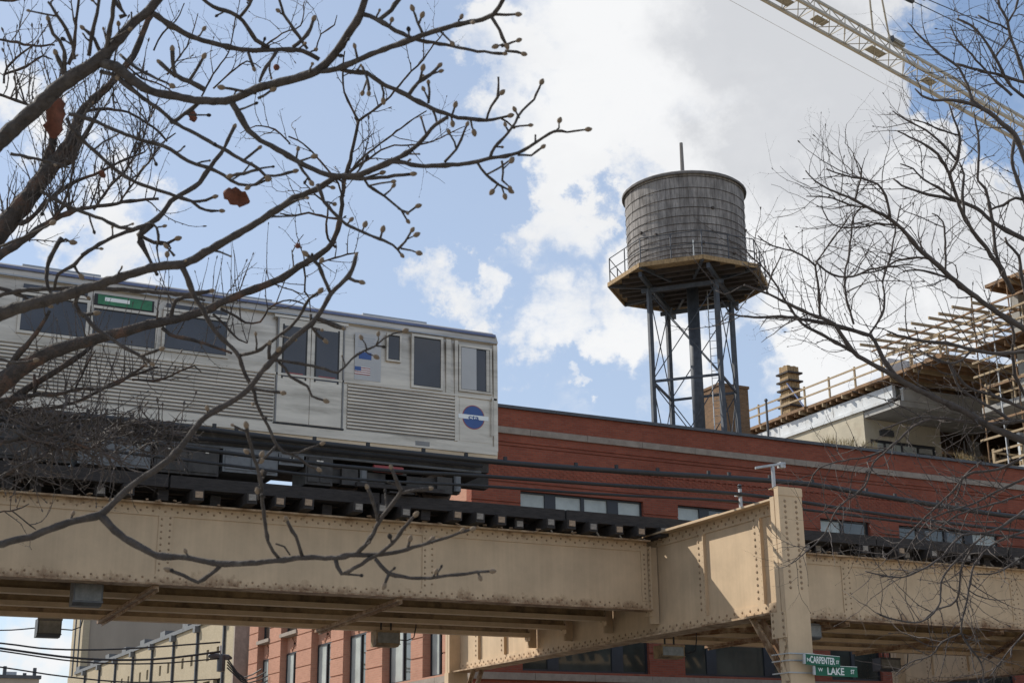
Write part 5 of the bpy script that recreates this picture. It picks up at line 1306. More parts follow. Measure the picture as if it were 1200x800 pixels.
A_LINES = [
 [(-2, 168, 18), (10, 156), (45, 125, 17), (75, 97, 16), (112, 74, 16), (127, 60, 13), (140, 45, 11), (155, 28, 10), (175, 12, 10), (192, -8, 9), {'nobud': 1}],
 [(118, 74, 13), (135, 78), (150, 90, 11), (175, 106, 10), (200, 112, 9.5), (235, 118, 9), (270, 117, 9), (300, 104, 9), (330, 96, 9.5), (370, 84, 10), (390, 66, 9), (408, 40, 9), (422, 18, 9), (429, -6, 8), {'nobud': 1, 'dd': -.05}],
 [(376, 84, 6), (395, 81), (420, 70, 6), (450, 58), (480, 47, 6), (500, 40), (530, 30, 5.5), (565, 23), (578, 18, 5), (585, 8), (592, -6, 4.5), {'nobud': 1}],
 [(424, 17, 6), (434, 19), (450, 28, 5), (478, 43, 4.5), (500, 49), (530, 54, 3.6), (560, 60), (590, 63, 3.2)],
 [(576, 20, 4), (585, 35), (593, 52, 3)], [(588, 55, 2.5), (600, 50, 2.5), (606, 48)], [(592, 60, 3), (606, 62, 3), (612, 63)], [(590, 52, 2.5), (583, 54)],
 [(580, 17, 3.5), (593, 18, 3), (605, 17, 2.5)],
 [(444, 24, 5), (458, 12), (471, -6, 4), {'nobud': 1}],
 [(495, 40, 3.5), (489, 26), (484, 12, 2)], [(490, 28, 3), (494, 20, 2.5)],
 [(180, 16, 7), (200, 30, 6.5), (230, 45, 6), (260, 53, 5.5), (290, 59, 5.5), (330, 58, 5), (355, 60), (374, 70, 5), {'nobud': 1}],
 [(316, 56, 4.5), (300, 47), (285, 25, 4.5), (270, 15), (250, 8, 4.5), (231, -6), {'nobud': 1}],
 [(281, 21, 4), (288, 13), (293, 6), (297, -6, 3.5), {'nobud': 1}],
 [(325, 59, 4), (312, 79), (304, 96, 3.5), {'nobud': 1}],
 [(343, 56, 4), (355, 46), (364, 34), (367, 24, 3.5)],
 [(360, 58, 3.5), (345, 35), (333, 17), (326, -5, 3), {'nobud': 1}],
 [(291, 62, 3.5), (294, 70), (297, 79, 3)],
 [(271, 118, 7.5), (282, 138), (298, 160, 6.5), (325, 175, 6), (350, 190), (375, 202, 5.5), (395, 206, 6), (420, 205, 6), (450, 192, 6), (482, 176, 5), (510, 147, 4.2), (525, 137, 4), {'nobud': 1, 'dd': -.04}],
 [(430, 203, 5), (460, 190), (475, 191, 5), (494, 195, 5), (550, 191, 4.6), (575, 185, 4.2), (600, 182, 4), (620, 172, 3.4), (650, 154, 3), (665, 155, 2.5), (687, 152, 1.8)],
 [(574, 185, 3.6), (580, 172), (595, 156, 3.2), (600, 150), (612, 130, 2.8), (625, 117), (634, 98, 2)],
 [(599, 150, 2.6), (609, 148), (620, 147, 2)], [(608, 138, 2.5), (604, 130, 2)],
 [(560, 192, 3), (570, 205), (585, 217, 2.6), (597, 223, 2)], [(583, 216, 2.4), (578, 223, 2)], [(588, 217, 2.4), (591, 228)],
 [(588, 188, 2.6), (590, 202), (589, 212, 2.2), (597, 219)], [(590, 198, 2), (598, 190)],
 [(606, 181, 2.5), (622, 182), (635, 173, 2)], [(650, 155, 2.5), (655, 150), (655, 143, 2)],
 [(521, 190, 3.2), (535, 175, 2.8), (541, 163), (547, 147, 2.4)],
 [(398, 80, 5), (408, 84, 4.6), (430, 86), (446, 97, 5), (476, 112, 5.6), (500, 124, 5), (528, 136, 4.5), (552, 140), (570, 141, 3.8), (586, 138), (596, 136, 2.6)],
 [(570, 141, 3.2), (576, 124), (583, 114, 2.8), (584, 90, 2.2), {'nobud': 1}], [(582, 115, 2.4), (587, 110)],
 [(480, 110, 4.2), (490, 97), (504, 88, 4), (514, 78, 3.5)], [(492, 95, 3), (495, 82, 2.5)], [(503, 88, 3), (515, 84)], 
 [(502, 121, 3), (503, 108), (502, 98, 2.5)], [(503, 118, 2.5), (497, 106)], [(530, 136, 3), (533, 125, 2.5)], [(529, 136, 3), (530, 143)], [(551, 140, 2.6), (553, 148), (555, 153, 2)],
 [(505, 125, 3), (510, 136), (512, 144, 2.6), {'nobud': 1}],
 [(424, 78, 3), (430, 92), (433, 104), (432, 108, 2.4)], [(447, 98, 3), (450, 108), (449, 116, 2.4)],
 [(420, 72, 3), (417, 62), (416, 56, 2.4)],
 [(424, 206, 3.4), (432, 218, 3), (450, 230), (460, 238, 2.6), (470, 247), (477, 258, 2)], [(466, 244, 2.4), (480, 249), (488, 242, 2)], [(450, 229, 2.4), (457, 224), (460, 219)],
 [(400, 209, 4), (437, 209, 4), (462, 206), (482, 204, 3.4)], [(428, 209, 3), (440, 205), (446, 203)],
 [(372, 216, 4), (376, 226), (380, 236, 4), (400, 258, 3.6), (420, 270), (450, 282, 3), (466, 292), (470, 298, 2)], [(466, 292, 3), (475, 283), (482, 271, 2.4)], [(475, 282, 2), (486, 276)], [(470, 291, 2.4), (482, 293), (489, 296, 1.8)], [(446, 280, 3), (448, 271, 2.6)], [(424, 272, 2.5), (427, 265)],
 [(349, 190, 3.6), (356, 200), (364, 213, 3)], [(347, 186, 3), (349, 176)], [(350, 190, 2.8), (360, 186), (366, 184)],
 [(-2, 369, 15), (35, 357), (70, 348, 13), (100, 338, 11), (120, 332, 10.5), (150, 322), (185, 312, 10), (215, 309, 10), (240, 296, 9.5), (270, 279, 8.6), (300, 262, 8.2), (324, 246, 8), (345, 233, 7.2), (370, 222, 6.8), (392, 209, 6.4), (405, 205, 6), {'nobud': 1}],
 [(214, 312, 7), (220, 326, 6.4), (230, 350, 5.6), (238, 362), (246, 378, 5), (256, 392), (272, 408, 5), (281, 420, 5), (288, 440, 4.2), (298, 460, 4), (304, 480, 3.6), (314, 498), (324, 520, 3.4), (332, 530), (348, 534, 3), (362, 546), (372, 549, 2.6)],
 [(334, 531, 2.6), (350, 530), (366, 523), (376, 520, 2)], [(324, 522, 3), (316, 530), (308, 538, 2.4)],
 [(282, 416, 4), (300, 412, 3.6), (312, 404), (334, 388, 3.6), (350, 372), (358, 358, 3.4), (363, 350), (374, 342, 3.2)],
 [(205, 300, 3), (196, 290)], 
 [(-2, 290, 3), (20, 281, 2.6), (45, 270), (60, 262, 2.2)], [(12, 180, 3.4), (40, 186), (60, 190, 3.2), (82, 197), {'nobud': 1}],
 [(80, 134, 4), (106, 140, 4.2), (130, 150), (148, 158, 4), (180, 168), (200, 175, 4), (220, 189, 4), (246, 197), (262, 206, 3.6), (280, 216, 3.4), (300, 216), (312, 211, 2.6)],
 [(78, 138, 4), (84, 150), (104, 171, 4.2), (140, 202, 4), (160, 214), (190, 224, 3.8), (214, 233), (226, 236, 3.4), (240, 235), (250, 231, 3)], [(225, 236, 3.4), (234, 244), (248, 248, 3), (258, 247)],
 [(118, 84, 5), (130, 87), (140, 94, 5), (166, 114, 4.5), (186, 128), (208, 146, 4.4), (230, 157), (260, 174, 4), (286, 189), (303, 198, 3.8), (312, 207, 3.6)], [(311, 206, 3.4), (322, 206), (344, 201, 2.8)], [(303, 199, 3.4), (286, 203), (272, 206, 2.8)], [(286, 188, 3), (294, 182), (303, 174, 2.8)], [(310, 208, 3), (300, 215), (292, 219)],
 [(96, 300, 5), (104, 294), (124, 282, 4.4), (148, 272), (176, 262, 5.4), (190, 250), (200, 236, 5.6), (220, 224), (234, 214, 5.4), (241, 203), (252, 189, 4.6), (264, 172, 4.2), (270, 158), (274, 150, 4)],
 [(104, 293, 4), (86, 310), (68, 322, 4), (64, 338, 3.4), {'nobud': 1}], [(86, 311, 3.6), (91, 318), (94, 322)],
 [(178, 262, 8), (170, 270), (163, 276, 7), (168, 290), (174, 302, 4), (183, 320, 3), {'nobud': 1}], [(164, 276, 4), (180, 284), (196, 285, 4), (206, 280, 2.6)], [(196, 285, 3), (200, 291), (196, 296)],
 [(170, 262, 3), (180, 262), (186, 275), (184, 290, 2.4), (187, 308), {'nobud': 1}],
 [(48, 224, 4), (80, 242, 4), (112, 254), (140, 266, 3.8), (168, 269), {'nobud': 1}],
 [(-2, 337, 4.6), (20, 344), (40, 353, 4.4), (57, 358, 4)], [(-2, 347, 5), (30, 340, 4.6), (80, 338), (120, 338, 5), (180, 342, 4.6), (220, 345), (246, 341, 4.4)],
 [(72, 278, 5), (62, 296), (55, 316, 4.4), (56, 336), (68, 356, 4), {'nobud': 1}], [(70, 284, 3.6), (78, 280), (83, 284)],
 [(98, 368, 5), (112, 384, 4.8), (132, 398), (148, 408, 4.6), (166, 418), (177, 425, 4)], [(164, 417, 3.6), (176, 413), (188, 409, 3)], [(98, 369, 5), (106, 368), (111, 367)],
 [(92, 345, 5), (88, 356), (94, 366), (99, 370, 5), {'nobud': 1}],
 [(-2, 638, 8), (37, 628), (80, 612, 8), (118, 603, 9), (125, 597, 8), (140, 582), (160, 565, 7.4), (200, 537, 7.4), (220, 513), (240, 489, 7), (260, 476), (284, 462, 6.6), (302, 441, 6.4), (318, 423, 6), (340, 400, 6), (370, 373, 5.6), (388, 344, 5.2), (408, 324, 5), (415, 308, 4.6), (417, 300, 4.4), {'d': 5.0, 'dd': .06, 'bare': 1}],
 [(408, 325, 4), (416, 329), (422, 330, 3.6)], [(387, 343, 4.4), (380, 326), (374, 312, 4), (367, 304), (360, 299, 4.4)], [(374, 313, 3), (376, 307)], [(370, 373, 5), (384, 378), (400, 384, 5)], [(316, 421, 4.4), (315, 412), (316, 404, 4)], [(318, 420, 4), (325, 411)],
 [(320, 422, 3.6), (340, 424, 3.2), (352, 426), (380, 432, 3), (395, 437), (404, 430), (412, 420, 2.6), (426, 411), (440, 405, 2.4), (450, 397), (460, 391), (473, 388, 1.6)], [(426, 411, 1.8), (432, 415), (439, 417)], [(430, 409, 1.8), (428, 402), (424, 397)], [(441, 404, 1.8), (444, 397), (443, 393)],
 [(326, 423, 3), (334, 431), (340, 441, 3), (352, 447), (360, 453, 2.8), (366, 464), (380, 469, 2.4)],
 [(296, 455, 4), (312, 458, 3.6), (322, 459), (330, 460, 3.4)], [(364, 368, 3), (366, 384), (374, 394), (380, 398, 2.4)],
 [(244, 487, 3), (243, 480)],
 [(119, 604, 9), (130, 616, 8.4), (140, 626), (160, 638, 8), (185, 651, 7.6), (217, 653, 6.8), (250, 659, 6.6), (280, 660, 6.4), (316, 657, 6), (357, 653), (395, 653, 5.4), (417, 649), (437, 650, 5), (456, 648, 4.6), (478, 643), (508, 634, 3.6), (530, 627), (552, 620, 2.8), {'dd': -.04, 'bare': 1}],
 [(418, 648, 5), (434, 631, 4.6), (445, 609, 4.6), (458, 592), (470, 576, 4.4), (464, 562), (459, 549, 4)], [(469, 577, 4.4), (486, 574), (503, 572, 4)], [(443, 610, 4.2), (439, 592), (431, 572, 3.8)],
 [(393, 655, 5), (396, 664), (401, 672, 4.4), (431, 656), (459, 637, 4), (472, 620), (486, 604, 3.6)],
 [(439, 654, 4.6), (448, 664), (456, 672, 5), (489, 677, 4), (527, 674, 3.6), (560, 670), (575, 669, 3)], [(455, 672, 3.6), (451, 684, 3)], [(560, 671, 3), (562, 675)], [(508, 675, 3), (510, 671)],
 [(327, 654, 4), (320, 645), (314, 634, 4), (309, 598), (305, 562, 4.2), (296, 530), (289, 500, 4.4)], [(305, 570, 3), (307, 556, 3)], [(303, 585, 2.6), (302, 577)], [(297, 534, 2.6), (291, 530)], [(300, 545, 2.6), (306, 534)],
 [(354, 651, 4.6), (350, 638), (346, 628, 4), (336, 609, 3.6)], [(323, 637, 2), (333, 640), (340, 650, 1.6), {'nobud': 1}],
 [(258, 663, 4.6), (246, 673), (232, 682, 4.4), (215, 674), (199, 668, 4)], [(220, 652, 3), (218, 647)], [(84, 608, 3), (85, 603)], [(478, 642, 3), (480, 633, 3)], [(500, 636, 3), (505, 632)], [(535, 625, 3), (540, 622)],
 # short stubs on the big fork at upper left
 [(124, 62, 5), (128, 40, 5), (132, 20), (134, -6, 4.4), {'nobud': 1}], [(104, 66, 4.4), (108, 40), (114, 15, 4), (117, -6), {'nobud': 1}], [(75, 95, 4.4), (72, 80), (66, 64, 4)], [(76, 92, 4), (75, 60), (70, 48, 4), (62, 40), (57, 24, 4)], [(88, 70, 3.6), (82, 44), (72, 26, 4.2), (64, 14), (56, 2), {'nobud': 1}],
 [(118, 62, 4.4), (110, 46, 4), (98, 34)], [(140, 20, 4.4), (147, 18), (138, 6), (133, -4, 3.6), {'nobud': 1}], [(140, 64, 3.6), (160, 80), (176, 88, 3.4), (200, 100, 2.6)], [(170, 118, 4), (150, 100), (140, 93, 5)], 
 [(240, 105, 6), (222, 96, 5), (206, 88, 5), (203, 74, 4.4), (202, 60, 5)], [(206, 90, 4), (196, 82), (188, 74, 5)], [(222, 95, 4), (230, 82), (238, 68, 3)], [(200, 144, 4.4), (216, 134), (232, 122), (246, 116, 4), {'nobud': 1}], [(300, 110, 3), (282, 106), (262, 103, 2.4)], [(302, 116, 3.4), (310, 112), (318, 106, 2.6)],
 [(-2, 420, 3), (20, 425), (40, 422, 3)], 
]
A_ROOT = tree('magnolia_tree', 'nearest bare tree on the left with thick smooth branches and fuzzy buds', A_LINES, 5.9, (-230, 590, 5.9), .15, M_BARK_A, M_TWIG, 21, bud_px=6.6, spur=.42, wide=1.08)
def leaf(px, py, w, h, rot, D, parent, name='dead_leaf', label=None):
    c = at_dist(px, py, D); mb = MB(); sx = w * D / F_PX; sy = h * D / F_PX
    rn = random.Random(int(px)); n0 = 0; NX, NY = 7, 9
    for j in range(NY):
        v = j / (NY - 1) - .5
        half = .5 * math.sqrt(max(.02, 1 - (2 * v) ** 2)) * (1 + .18 * math.sin(v * 19))
        for i in range(NX):
            u = (i / (NX - 1) - .5) * 2 * half
            x = u * sx; y = v * sy; a = rot
            curl = sx * .35 * (u * u * 2 - .2) + sy * .12 * math.sin(v * 5 + u * 3)
            p = c + C_R * (x * math.cos(a) - y * math.sin(a)) + C_U * (x * math.sin(a) + y * math.cos(a)) - C_F * curl
            mb.v.append(tuple(p))
    for j in range(NY - 1):
        for i in range(NX - 1): a = j * NX + i; mb.f.append((a, a + 1, a + NX + 1, a + NX))
    o = part(name, mb, M_LEAF, parent, smooth=True, label=label)
    m = o.modifiers.new('thickness', 'SOLIDIFY'); m.thickness = .0012
    return o
leaf(277, 231, 20, 32, rad(68), 5.9, A_ROOT, label='curled rust brown leaf caught in the twigs')
leaf(65, 138, 25, 48, rad(-12), 5.8, A_ROOT, label='long dull brown leaf hanging on the main limb')
leaf(226, 136, 10, 14, rad(10), 6.0, A_ROOT); leaf(120, 204, 7, 10, rad(30), 6.1, A_ROOT)
for px, py, s in ((324, 79, 8), (349, 288, 7)):
    c = at_dist(px, py, 6.0); r = s / 2 * 6.0 / F_PX
    part('berry', MB().lathe((c.x, c.y, c.z - r), [(0, 0), (r * .7, r * .3), (r, r), (r * .7, r * 1.7), (0, r * 2)], 10, False), M_LEAF, A_ROOT, smooth=True)
part('berry_stalk', MB().tube([at_dist(327, 66, 6.0), at_dist(325, 75, 6.0)], .002, 5), M_BARK_A, A_ROOT)

B_LINES = [
 [(-2, 452, 26), (30, 428, 21), (60, 412, 18), (100, 400, 15), (140, 390, 13.5), (175, 380, 12.5), (205, 374, 11), (240, 364, 10.5), (265, 352, 10), (300, 338, 9.6), (330, 326, 9.2), (350, 312, 8.6), (375, 298, 7.6), (390, 284, 6.6), (397, 262, 5.6), (401, 240, 5), (403, 215, 4.8), (412, 180, 4.2), (420, 142, 3.6), {'d': 8.6}],
 [(420, 142, 3), (408, 118, 2.6), (402, 100, 2.4), (402, 80), (404, 60, 1.6)], [(420, 142, 3.2), (436, 130, 2.8), (452, 118), (468, 100, 2.4), (482, 84), (496, 70, 2), (508, 52), (520, 38, 1.4)], [(404, 210, 3), (420, 190, 2.6), (446, 168), (470, 150, 2), (484, 140), (500, 130, 1.4)], [(404, 206, 2.8), (432, 186), (456, 172, 2), (500, 168), (530, 155, 1.4), (545, 148)],
 [(401, 235, 2.6), (396, 215), (372, 185, 2.2), (350, 165), (338, 160, 1.6)], [(394, 290, 3), (384, 280), (382, 262, 2.6), (384, 242), (370, 228, 2), (356, 214)], [(398, 256, 3), (384, 255), (362, 250), (345, 253, 2.4), (328, 250)],
 [(-2, 272, 27), (30, 236, 22), (60, 196, 19), (84, 164, 14), (95, 132, 11), (130, 98, 9), (150, 74, 8), (160, 58, 7.4), (170, 32, 6.6), (179, 12, 5.6), {'d': 9.0}],
 [(48, 208, 14), (58, 180, 12), (62, 160, 9), (60, 130, 7), (68, 100, 5)], [(-2, 300, 12), (25, 283, 10), (55, 262, 7), (80, 250), (105, 243, 5), (130, 240), (152, 236, 4), (186, 233, 3.4)], [(-2, 256, 6), (25, 262), (40, 252, 5), (60, 232), (85, 215, 4), (110, 205), (140, 190, 3), (170, 178)],
 [(60, 195, 7), (80, 190), (92, 170, 6), (105, 150, 5), (116, 130)], [(-2, 46, 3), (20, 50), (36, 54, 3), (64, 53, 2.4)], [(-2, 110, 3.4), (20, 118), (36, 124, 3)], [(4, 98, 3), (8, 80), (24, 64, 2.6), (40, 52)], [(4, 88, 3.4), (30, 78), (50, 66, 2.4), (62, 70)], [(-2, 1, 3), (15, 1, 3), (35, -3)],
 [(80, 76, 5), (86, 60, 4.4), (88, 40, 3.6), (90, 18), (93, -6, 3)], [(-2, 480, 13), (30, 456, 10), (60, 438, 8), (95, 415, 6.4), (112, 402)], [(-2, 470, 8), (24, 466, 6), (46, 462), (68, 462, 5), (90, 456, 4), (120, 455, 3.6), (140, 448), (172, 426, 3)], [(10, 490, 6), (40, 480, 5), (70, 476), (95, 468, 4), (130, 450, 3.6), (155, 440), (185, 430, 3)], [(155, 444, 3), (180, 446), (200, 440, 2.6), (228, 428, 2), (236, 436)],
 [(88, 455, 2.6), (96, 440), (104, 424, 2), (112, 410)], [(10, 430, 8), (24, 412, 7), (36, 398), (48, 382, 5), (58, 364, 4)], [(40, 462, 4.4), (41, 450, 4), (40, 438, 4)],
 [(200, 376, 5), (206, 352, 4), (225, 348), (240, 352, 2.6)], [(190, 384, 5), (200, 392), (232, 400, 4), (256, 408, 3.4), (272, 414, 3)], [(258, 362, 3.6), (276, 370), (288, 378, 2.6), (305, 377), (314, 362, 2.2), (324, 355), (340, 351), (356, 356, 1.8)], [(250, 368, 3), (265, 382), (280, 398, 2.2), (290, 402)], [(356, 312, 2.6), (358, 325), (357, 342, 2), (362, 350), (364, 366)],
 [(236, 114, 2.4), (245, 95), (255, 80, 2), (268, 62), (272, 45, 1.6), (276, 20, 1.2)], [(196, 88, 2.4), (206, 72), (215, 60, 2), (225, 40), (232, 16, 1.2)], [(250, 104, 2.2), (270, 85), (290, 72, 1.8), (306, 80)], [(340, 168, 2), (322, 152), (300, 148, 1.6), (282, 156)], [(180, 60, 2.4), (190, 40, 2), (206, 24), (216, 4, 1.4)], [(150, 78, 2.4), (166, 92), (190, 100, 2), (216, 120)], [(96, 132, 4), (120, 128), (150, 132, 3), (180, 150), (196, 166, 2.4)],
 [(300, 62, 2), (330, 40), (352, 30, 1.6), (357, 2)], [(370, 60, 2), (376, 40), (392, 30, 1.6), (395, 18)], [(110, 246, 3), (128, 220), (150, 196, 2.4), (168, 160), (176, 132, 1.8)], [(60, 262, 3), (76, 236), (84, 204, 2.6), (92, 168)], [(140, 238, 2.6), (156, 214), (174, 190, 2), (190, 168), (206, 156, 1.4)],
 [(370, 310, 2.4), (392, 302), (420, 296, 1.8)], [(-2, 560, 5), (20, 548, 4.4), (44, 536, 4), (70, 524, 3), (100, 518), (130, 512, 2.6), (165, 506)], [(-2, 520, 5), (25, 512, 4), (50, 500, 3), (80, 494), (115, 488, 2.4)], [(30, 506, 4), (60, 508, 3.4), (90, 520), (120, 530, 2.4), (142, 542)], [(-2, 600, 2), (12, 598), (26, 594, 1.8), (34, 590)], [(14, 598, 1.8), (26, 608), (42, 620, 1.4)], [(20, 516, 5), (50, 518, 4.4), (60, 524), (90, 526, 3.4), (120, 522)],
 [(100, 520, 2.4), (120, 505), (145, 495, 2), (176, 505), (206, 508, 1.6)], [(150, 505, 2.4), (180, 512), (200, 520, 1.8), (190, 528)],
]
def b_extra(tw, rn, tips, infos):
    # upright shoots growing on the limbs, and a tangled spray on the low left branches
    spots = [(P[i], R[i]) for P, R, w, o in infos for i in range(1, len(P))]
    def pxof(p):
        q = p - CAM; f = q.dot(C_F); return PX_W / 2 + F_PX * q.dot(C_R) / f, PX_H / 2 - F_PX * q.dot(C_U) / f
    sp = [(p, r) + pxof(p) for p, r in spots]
    up = [q for q in sp if q[2] < 180 and 90 < q[3] < 320]; low = [q for q in sp if q[2] < 210 and 470 < q[3] < 575]; mid = [q for q in sp if 60 < q[2] < 345 and 330 < q[3] < 475]
    for k in range(190):
        p, r, x, y = rn.choice(up)
        grow(tw, p, Vector((rn.uniform(-.7, .7), rn.uniform(-.6, .4), 1)), rn.uniform(.12, .5), rn.uniform(.0028, .0055), rn, .12, .22, 1, (1, 2), 4, tips, .05)
    for k in range(70):
        p, r, x, y = rn.choice(mid)
        grow(tw, p, Vector((rn.uniform(-.4, .4), rn.uniform(-.4, .3), 1)), rn.uniform(.12, .5), rn.uniform(.0025, .004), rn, .2, .14, 0, (1, 1), 4, tips, .06)
    for k in range(300):
        p, r, x, y = rn.choice(low)
        grow(tw, p, Vector((rn.uniform(-.6, 1), rn.uniform(-.5, .5), rn.uniform(-.6, .7))), rn.uniform(.10, .38), rn.uniform(.0032, .006), rn, .02, .5, 1, (1, 2), 4, tips, .045)
B_ROOT = tree('crab_apple_tree', 'rough dark bare tree at the left edge, behind the budded one, with upright twigs', B_LINES, 8.9, (-190, 640, 9.0), .20, M_BARK_B, M_TWIG, 5, bud_px=0, twig=dict(dens=6.5, len=(.08, .42), r=(.0025, .0055), up=.32, wig=.34, lev=1, forks=3, seg=.045, along=.45, parts=150), extra=b_extra, drift=.06)

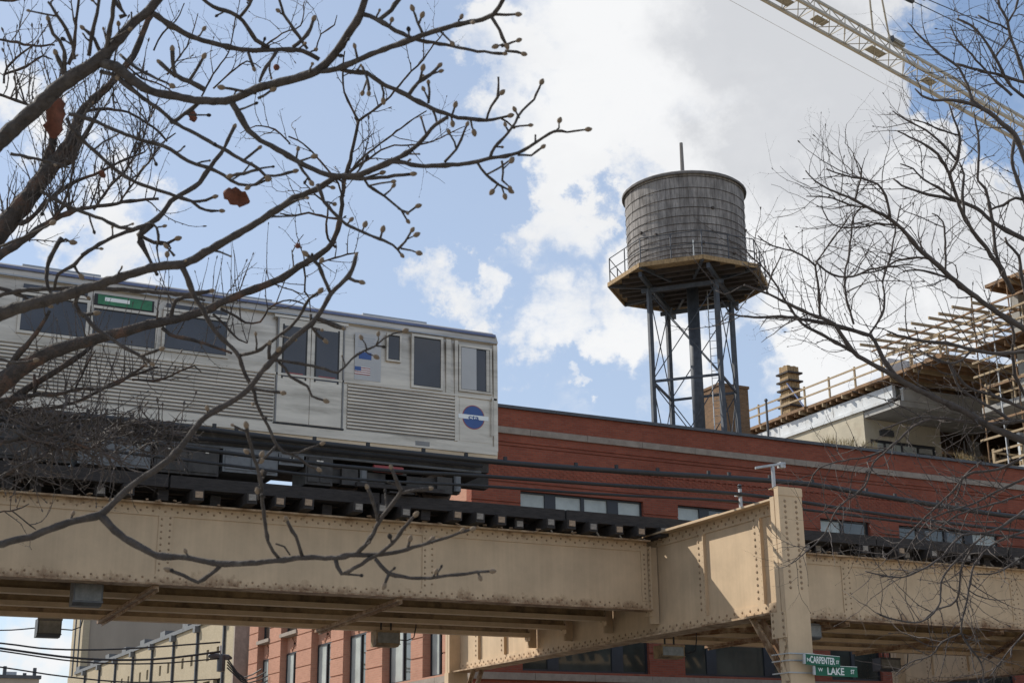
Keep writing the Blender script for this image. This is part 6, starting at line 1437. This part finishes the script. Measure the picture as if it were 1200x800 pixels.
D_LINES = [
 [(1202, 517, 17), (1175, 506, 15), (1152, 495, 14), (1130, 482, 13), (1102, 469, 11), (1074, 456, 10), (1051, 442, 9), (1025, 428, 8), (1000, 412, 7), (977, 380, 5.5), (955, 370), (932, 360, 4.4), (895, 342, 3), (872, 334, 2), {'d': 13.0, 'dd': -.05}],
 [(1051, 443, 8), (1035, 420, 7), (1020, 394, 6.4), (995, 386), (970, 379, 5.4), (945, 375, 4.6), (915, 371, 4), (892, 372), (868, 370, 2.6), (850, 367, 1.8)],
 [(1000, 412, 5), (985, 404), (960, 390, 4), (940, 378), (925, 360, 3), (915, 343, 2.6), (898, 318, 2), (880, 300), (870, 290, 1.4)], [(962, 372, 3.4), (960, 350), (958, 330, 2.8), (955, 312), (958, 305), (985, 268, 2), (998, 250)], [(956, 311, 2.6), (940, 300), (928, 294, 2.2), (905, 288), (888, 276, 1.4)], [(955, 306, 2.4), (975, 322), (1000, 324, 2.6), (1020, 316), (1042, 312, 2.4), (1070, 310)],
 [(1000, 380, 3), (992, 350), (990, 322, 2.8), (995, 300), (998, 270, 2.4), (1000, 255), (1010, 242)], [(1020, 390, 3.2), (1036, 362), (1034, 330, 2.8), (1040, 312), (1046, 290, 2.2), (1050, 265), (1056, 240, 1.6)],
 [(898, 344, 2.2), (905, 320), (914, 303, 1.6), (917, 294)], [(902, 345, 2), (885, 322), (870, 308, 1.4)], [(870, 335, 1.8), (850, 345), (838, 340, 1.2)],
 [(1202, 386, 11), (1175, 370, 10), (1150, 352, 9.4), (1120, 330, 9), (1095, 307, 8), (1075, 290, 7), (1063, 275, 6), (1043, 256, 5), (1018, 244, 4), (1000, 234, 3.4), (972, 222, 2.6), (955, 212), (944, 200, 1.4), {'dd': -.08}],
 [(1002, 234, 3), (1006, 220), (1010, 200, 2), (1002, 186)], [(1043, 255, 4), (1040, 238), (1034, 222, 3), (1020, 212), (1000, 208, 2.4), (978, 202), (968, 198, 1.4)], [(1016, 243, 2.4), (995, 240), (975, 232, 2), (945, 230, 1.4)], [(1060, 268, 2.6), (1035, 262), (1010, 266, 2.2), (985, 266), (970, 258, 1.6), (962, 240)], [(1090, 304, 3), (1075, 302), (1050, 306, 2.6), (1035, 315), (1005, 322, 2)], [(1118, 328, 3), (1100, 322), (1076, 316, 2.4), (1058, 318)], [(1108, 318, 3), (1108, 292), (1105, 260, 2.4), (1092, 250)],
 [(1188, 344, 9), (1175, 320, 8), (1162, 300, 7.4), (1147, 280, 7), (1140, 271, 6.4), (1124, 241, 5.6), (1112, 203, 4.6), (1103, 188), (1094, 176, 3.4), (1075, 165), (1052, 154, 1.8), {'dd': -.06}],
 [(1112, 203, 4), (1121, 190, 4), (1124, 160, 3.4), (1118, 140), (1112, 122, 2)], [(1121, 188, 3.4), (1105, 170), (1085, 152, 2.6), (1060, 140), (1046, 130, 1.6)], [(1123, 158, 2.6), (1108, 154), (1088, 146, 2.2), (1070, 140)], [(1184, 338, 6), (1172, 310, 5), (1166, 290, 5), (1164, 266, 4.6), (1155, 221, 4), (1146, 212), (1147, 165, 3), (1141, 131, 2)],
 [(1202, 281, 8), (1180, 270), (1166, 262, 6.4), (1144, 244, 5.6), (1121, 235, 5), (1097, 230, 4), (1065, 221, 3), (1047, 210, 1.8)], [(1120, 234, 3.6), (1100, 220), (1082, 210, 2.6), (1070, 198), (1055, 192, 1.6)], [(1130, 255, 4), (1128, 225), (1130, 205, 3), (1124, 190)],
 [(1202, 190, 10), (1196, 172, 9), (1189, 158, 9), (1175, 145, 8), (1160, 132, 7), (1144, 124, 6), (1117, 117, 4.6), (1094, 118, 3.6), (1080, 112), (1072, 104, 2)], [(1200, 235, 6), (1190, 205), (1186, 190, 5), (1189, 160, 4.4)], [(1160, 132, 4.6), (1140, 118, 4), (1134, 100, 3.4), (1124, 80, 3), (1117, 74, 3), (1102, 64, 3), (1080, 45, 2.4), (1064, 27, 1.6)],
 [(1202, 115, 5), (1186, 102, 4.6), (1174, 84, 4.4), (1166, 67, 4), (1156, 50, 3.6), (1139, 31, 3), (1121, 22, 2)], [(1202, 96, 5), (1193, 67, 4.4), (1184, 42, 4), (1181, 25, 3.6), (1172, 8), (1169, -4, 3)], [(1182, 26, 3), (1190, 12), (1194, -4, 2.4)], [(1166, 68, 2.8), (1178, 52), (1184, 42, 2.4)], [(1181, 35, 2.6), (1172, 29), (1160, 26), (1146, 18, 1.8)], [(1202, 97, 4.4), (1185, 92), (1168, 87, 3.6), (1139, 80), (1120, 75, 3)], [(1186, 112, 4), (1170, 98), (1159, 87, 3), (1144, 70), (1124, 49, 2.2), (1113, 29, 1.6)],
 [(1202, 235, 4), (1190, 232), (1176, 240), (1160, 246, 3)], [(1202, 345, 5), (1196, 320), (1194, 300, 4), (1180, 285), (1178, 278, 3)], 
 [(1202, 465, 5), (1190, 440, 4.4), (1186, 415, 4), (1188, 392, 3.4), (1180, 370)], [(1202, 412, 6), (1170, 414, 5), (1140, 410), (1110, 402, 4.4), (1085, 400, 4), (1060, 395, 3), (1040, 388)], [(1140, 410, 3), (1120, 425), (1095, 420, 2.4), (1070, 405)], [(1190, 496, 4, ), (1165, 480, 4), (1140, 466, 3.6), (1125, 455), (1118, 440, 3), (1110, 422)],
 [(1202, 480, 4), (1180, 470), (1160, 462, 4), (1136, 455), (1122, 440, 3.4), (1112, 424, 3)],
 # lower drooping sprays
 [(1202, 534, 4), (1175, 548), (1134, 556, 3.4), (1114, 578), (1079, 611, 2.6), (1050, 640), (1034, 652, 1.8)], [(1202, 597, 4), (1164, 622), (1128, 627, 3), (1103, 652), (1084, 665, 2.6), (1057, 676), (1034, 674, 2), (1014, 669, 1.4)], [(1202, 622, 3.4), (1170, 634), (1152, 648, 3), (1140, 668), (1134, 700, 3), (1127, 741, 2.8), (1149, 775, 2.2), (1153, 804)], [(1160, 622, 3), (1140, 638), (1106, 674, 2.6), (1100, 710), (1079, 728, 2.2), (1050, 726), (1028, 718, 1.6)], [(1142, 636, 3), (1127, 665), (1121, 703, 2.6), (1097, 714, 2.2), (1080, 728)], [(1121, 703, 2), (1124, 715), (1126, 728)], [(1127, 741, 2.6), (1104, 752), (1090, 768, 2), (1065, 776), (1050, 790, 1.4)], [(1150, 776, 1.8), (1160, 765)], [(1202, 740, 2.4), (1180, 765), (1160, 792, 2)],
 [(1202, 493, 5), (1165, 496), (1125, 493, 4), (1100, 490), (1076, 496, 3.4), (1054, 515, 3), (1024, 542, 2.6), (1013, 570), (982, 595, 2.2), (966, 625), (940, 650), (927, 660, 1.4)], [(1048, 522, 2.6), (1030, 530), (1015, 536, 2.2), (996, 538), (960, 548, 1.8), (947, 570, 1.4)], [(972, 610, 1.8), (966, 598), (968, 590)], [(1002, 578, 1.6), (992, 582), (984, 572)], [(1100, 490, 3), (1080, 488), (1056, 495, 2.4), (1030, 504)], [(1202, 560, 3.6), (1170, 575), (1140, 590, 3), (1110, 600), (1085, 612, 2.2), (1066, 640)], [(1202, 578, 3), (1165, 590), (1130, 600, 2.6), (1105, 615), (1070, 640, 1.8)], [(1150, 540, 2.6), (1128, 560), (1122, 580, 2.2), (1100, 600)], [(1066, 640, 1.6), (1060, 650), (1040, 655), (1035, 645)], [(1202, 650, 2.4), (1170, 670), (1145, 672, 1.8)],
]
tree('honey_locust_tree', 'bare grey tree at the right edge with long arching limbs and drooping twigs', D_LINES, 13.0, (1390, 640, 13.2), .27, M_BARK_D, M_TWIG, 9, bud_px=0, twig=dict(dens=8.5, len=(.14, .80), r=(.0032, .0062), up=.16, wig=.34, lev=2, forks=2, seg=.07, along=.6, parts=180), drift=.08, wide=.92, slim=.52)
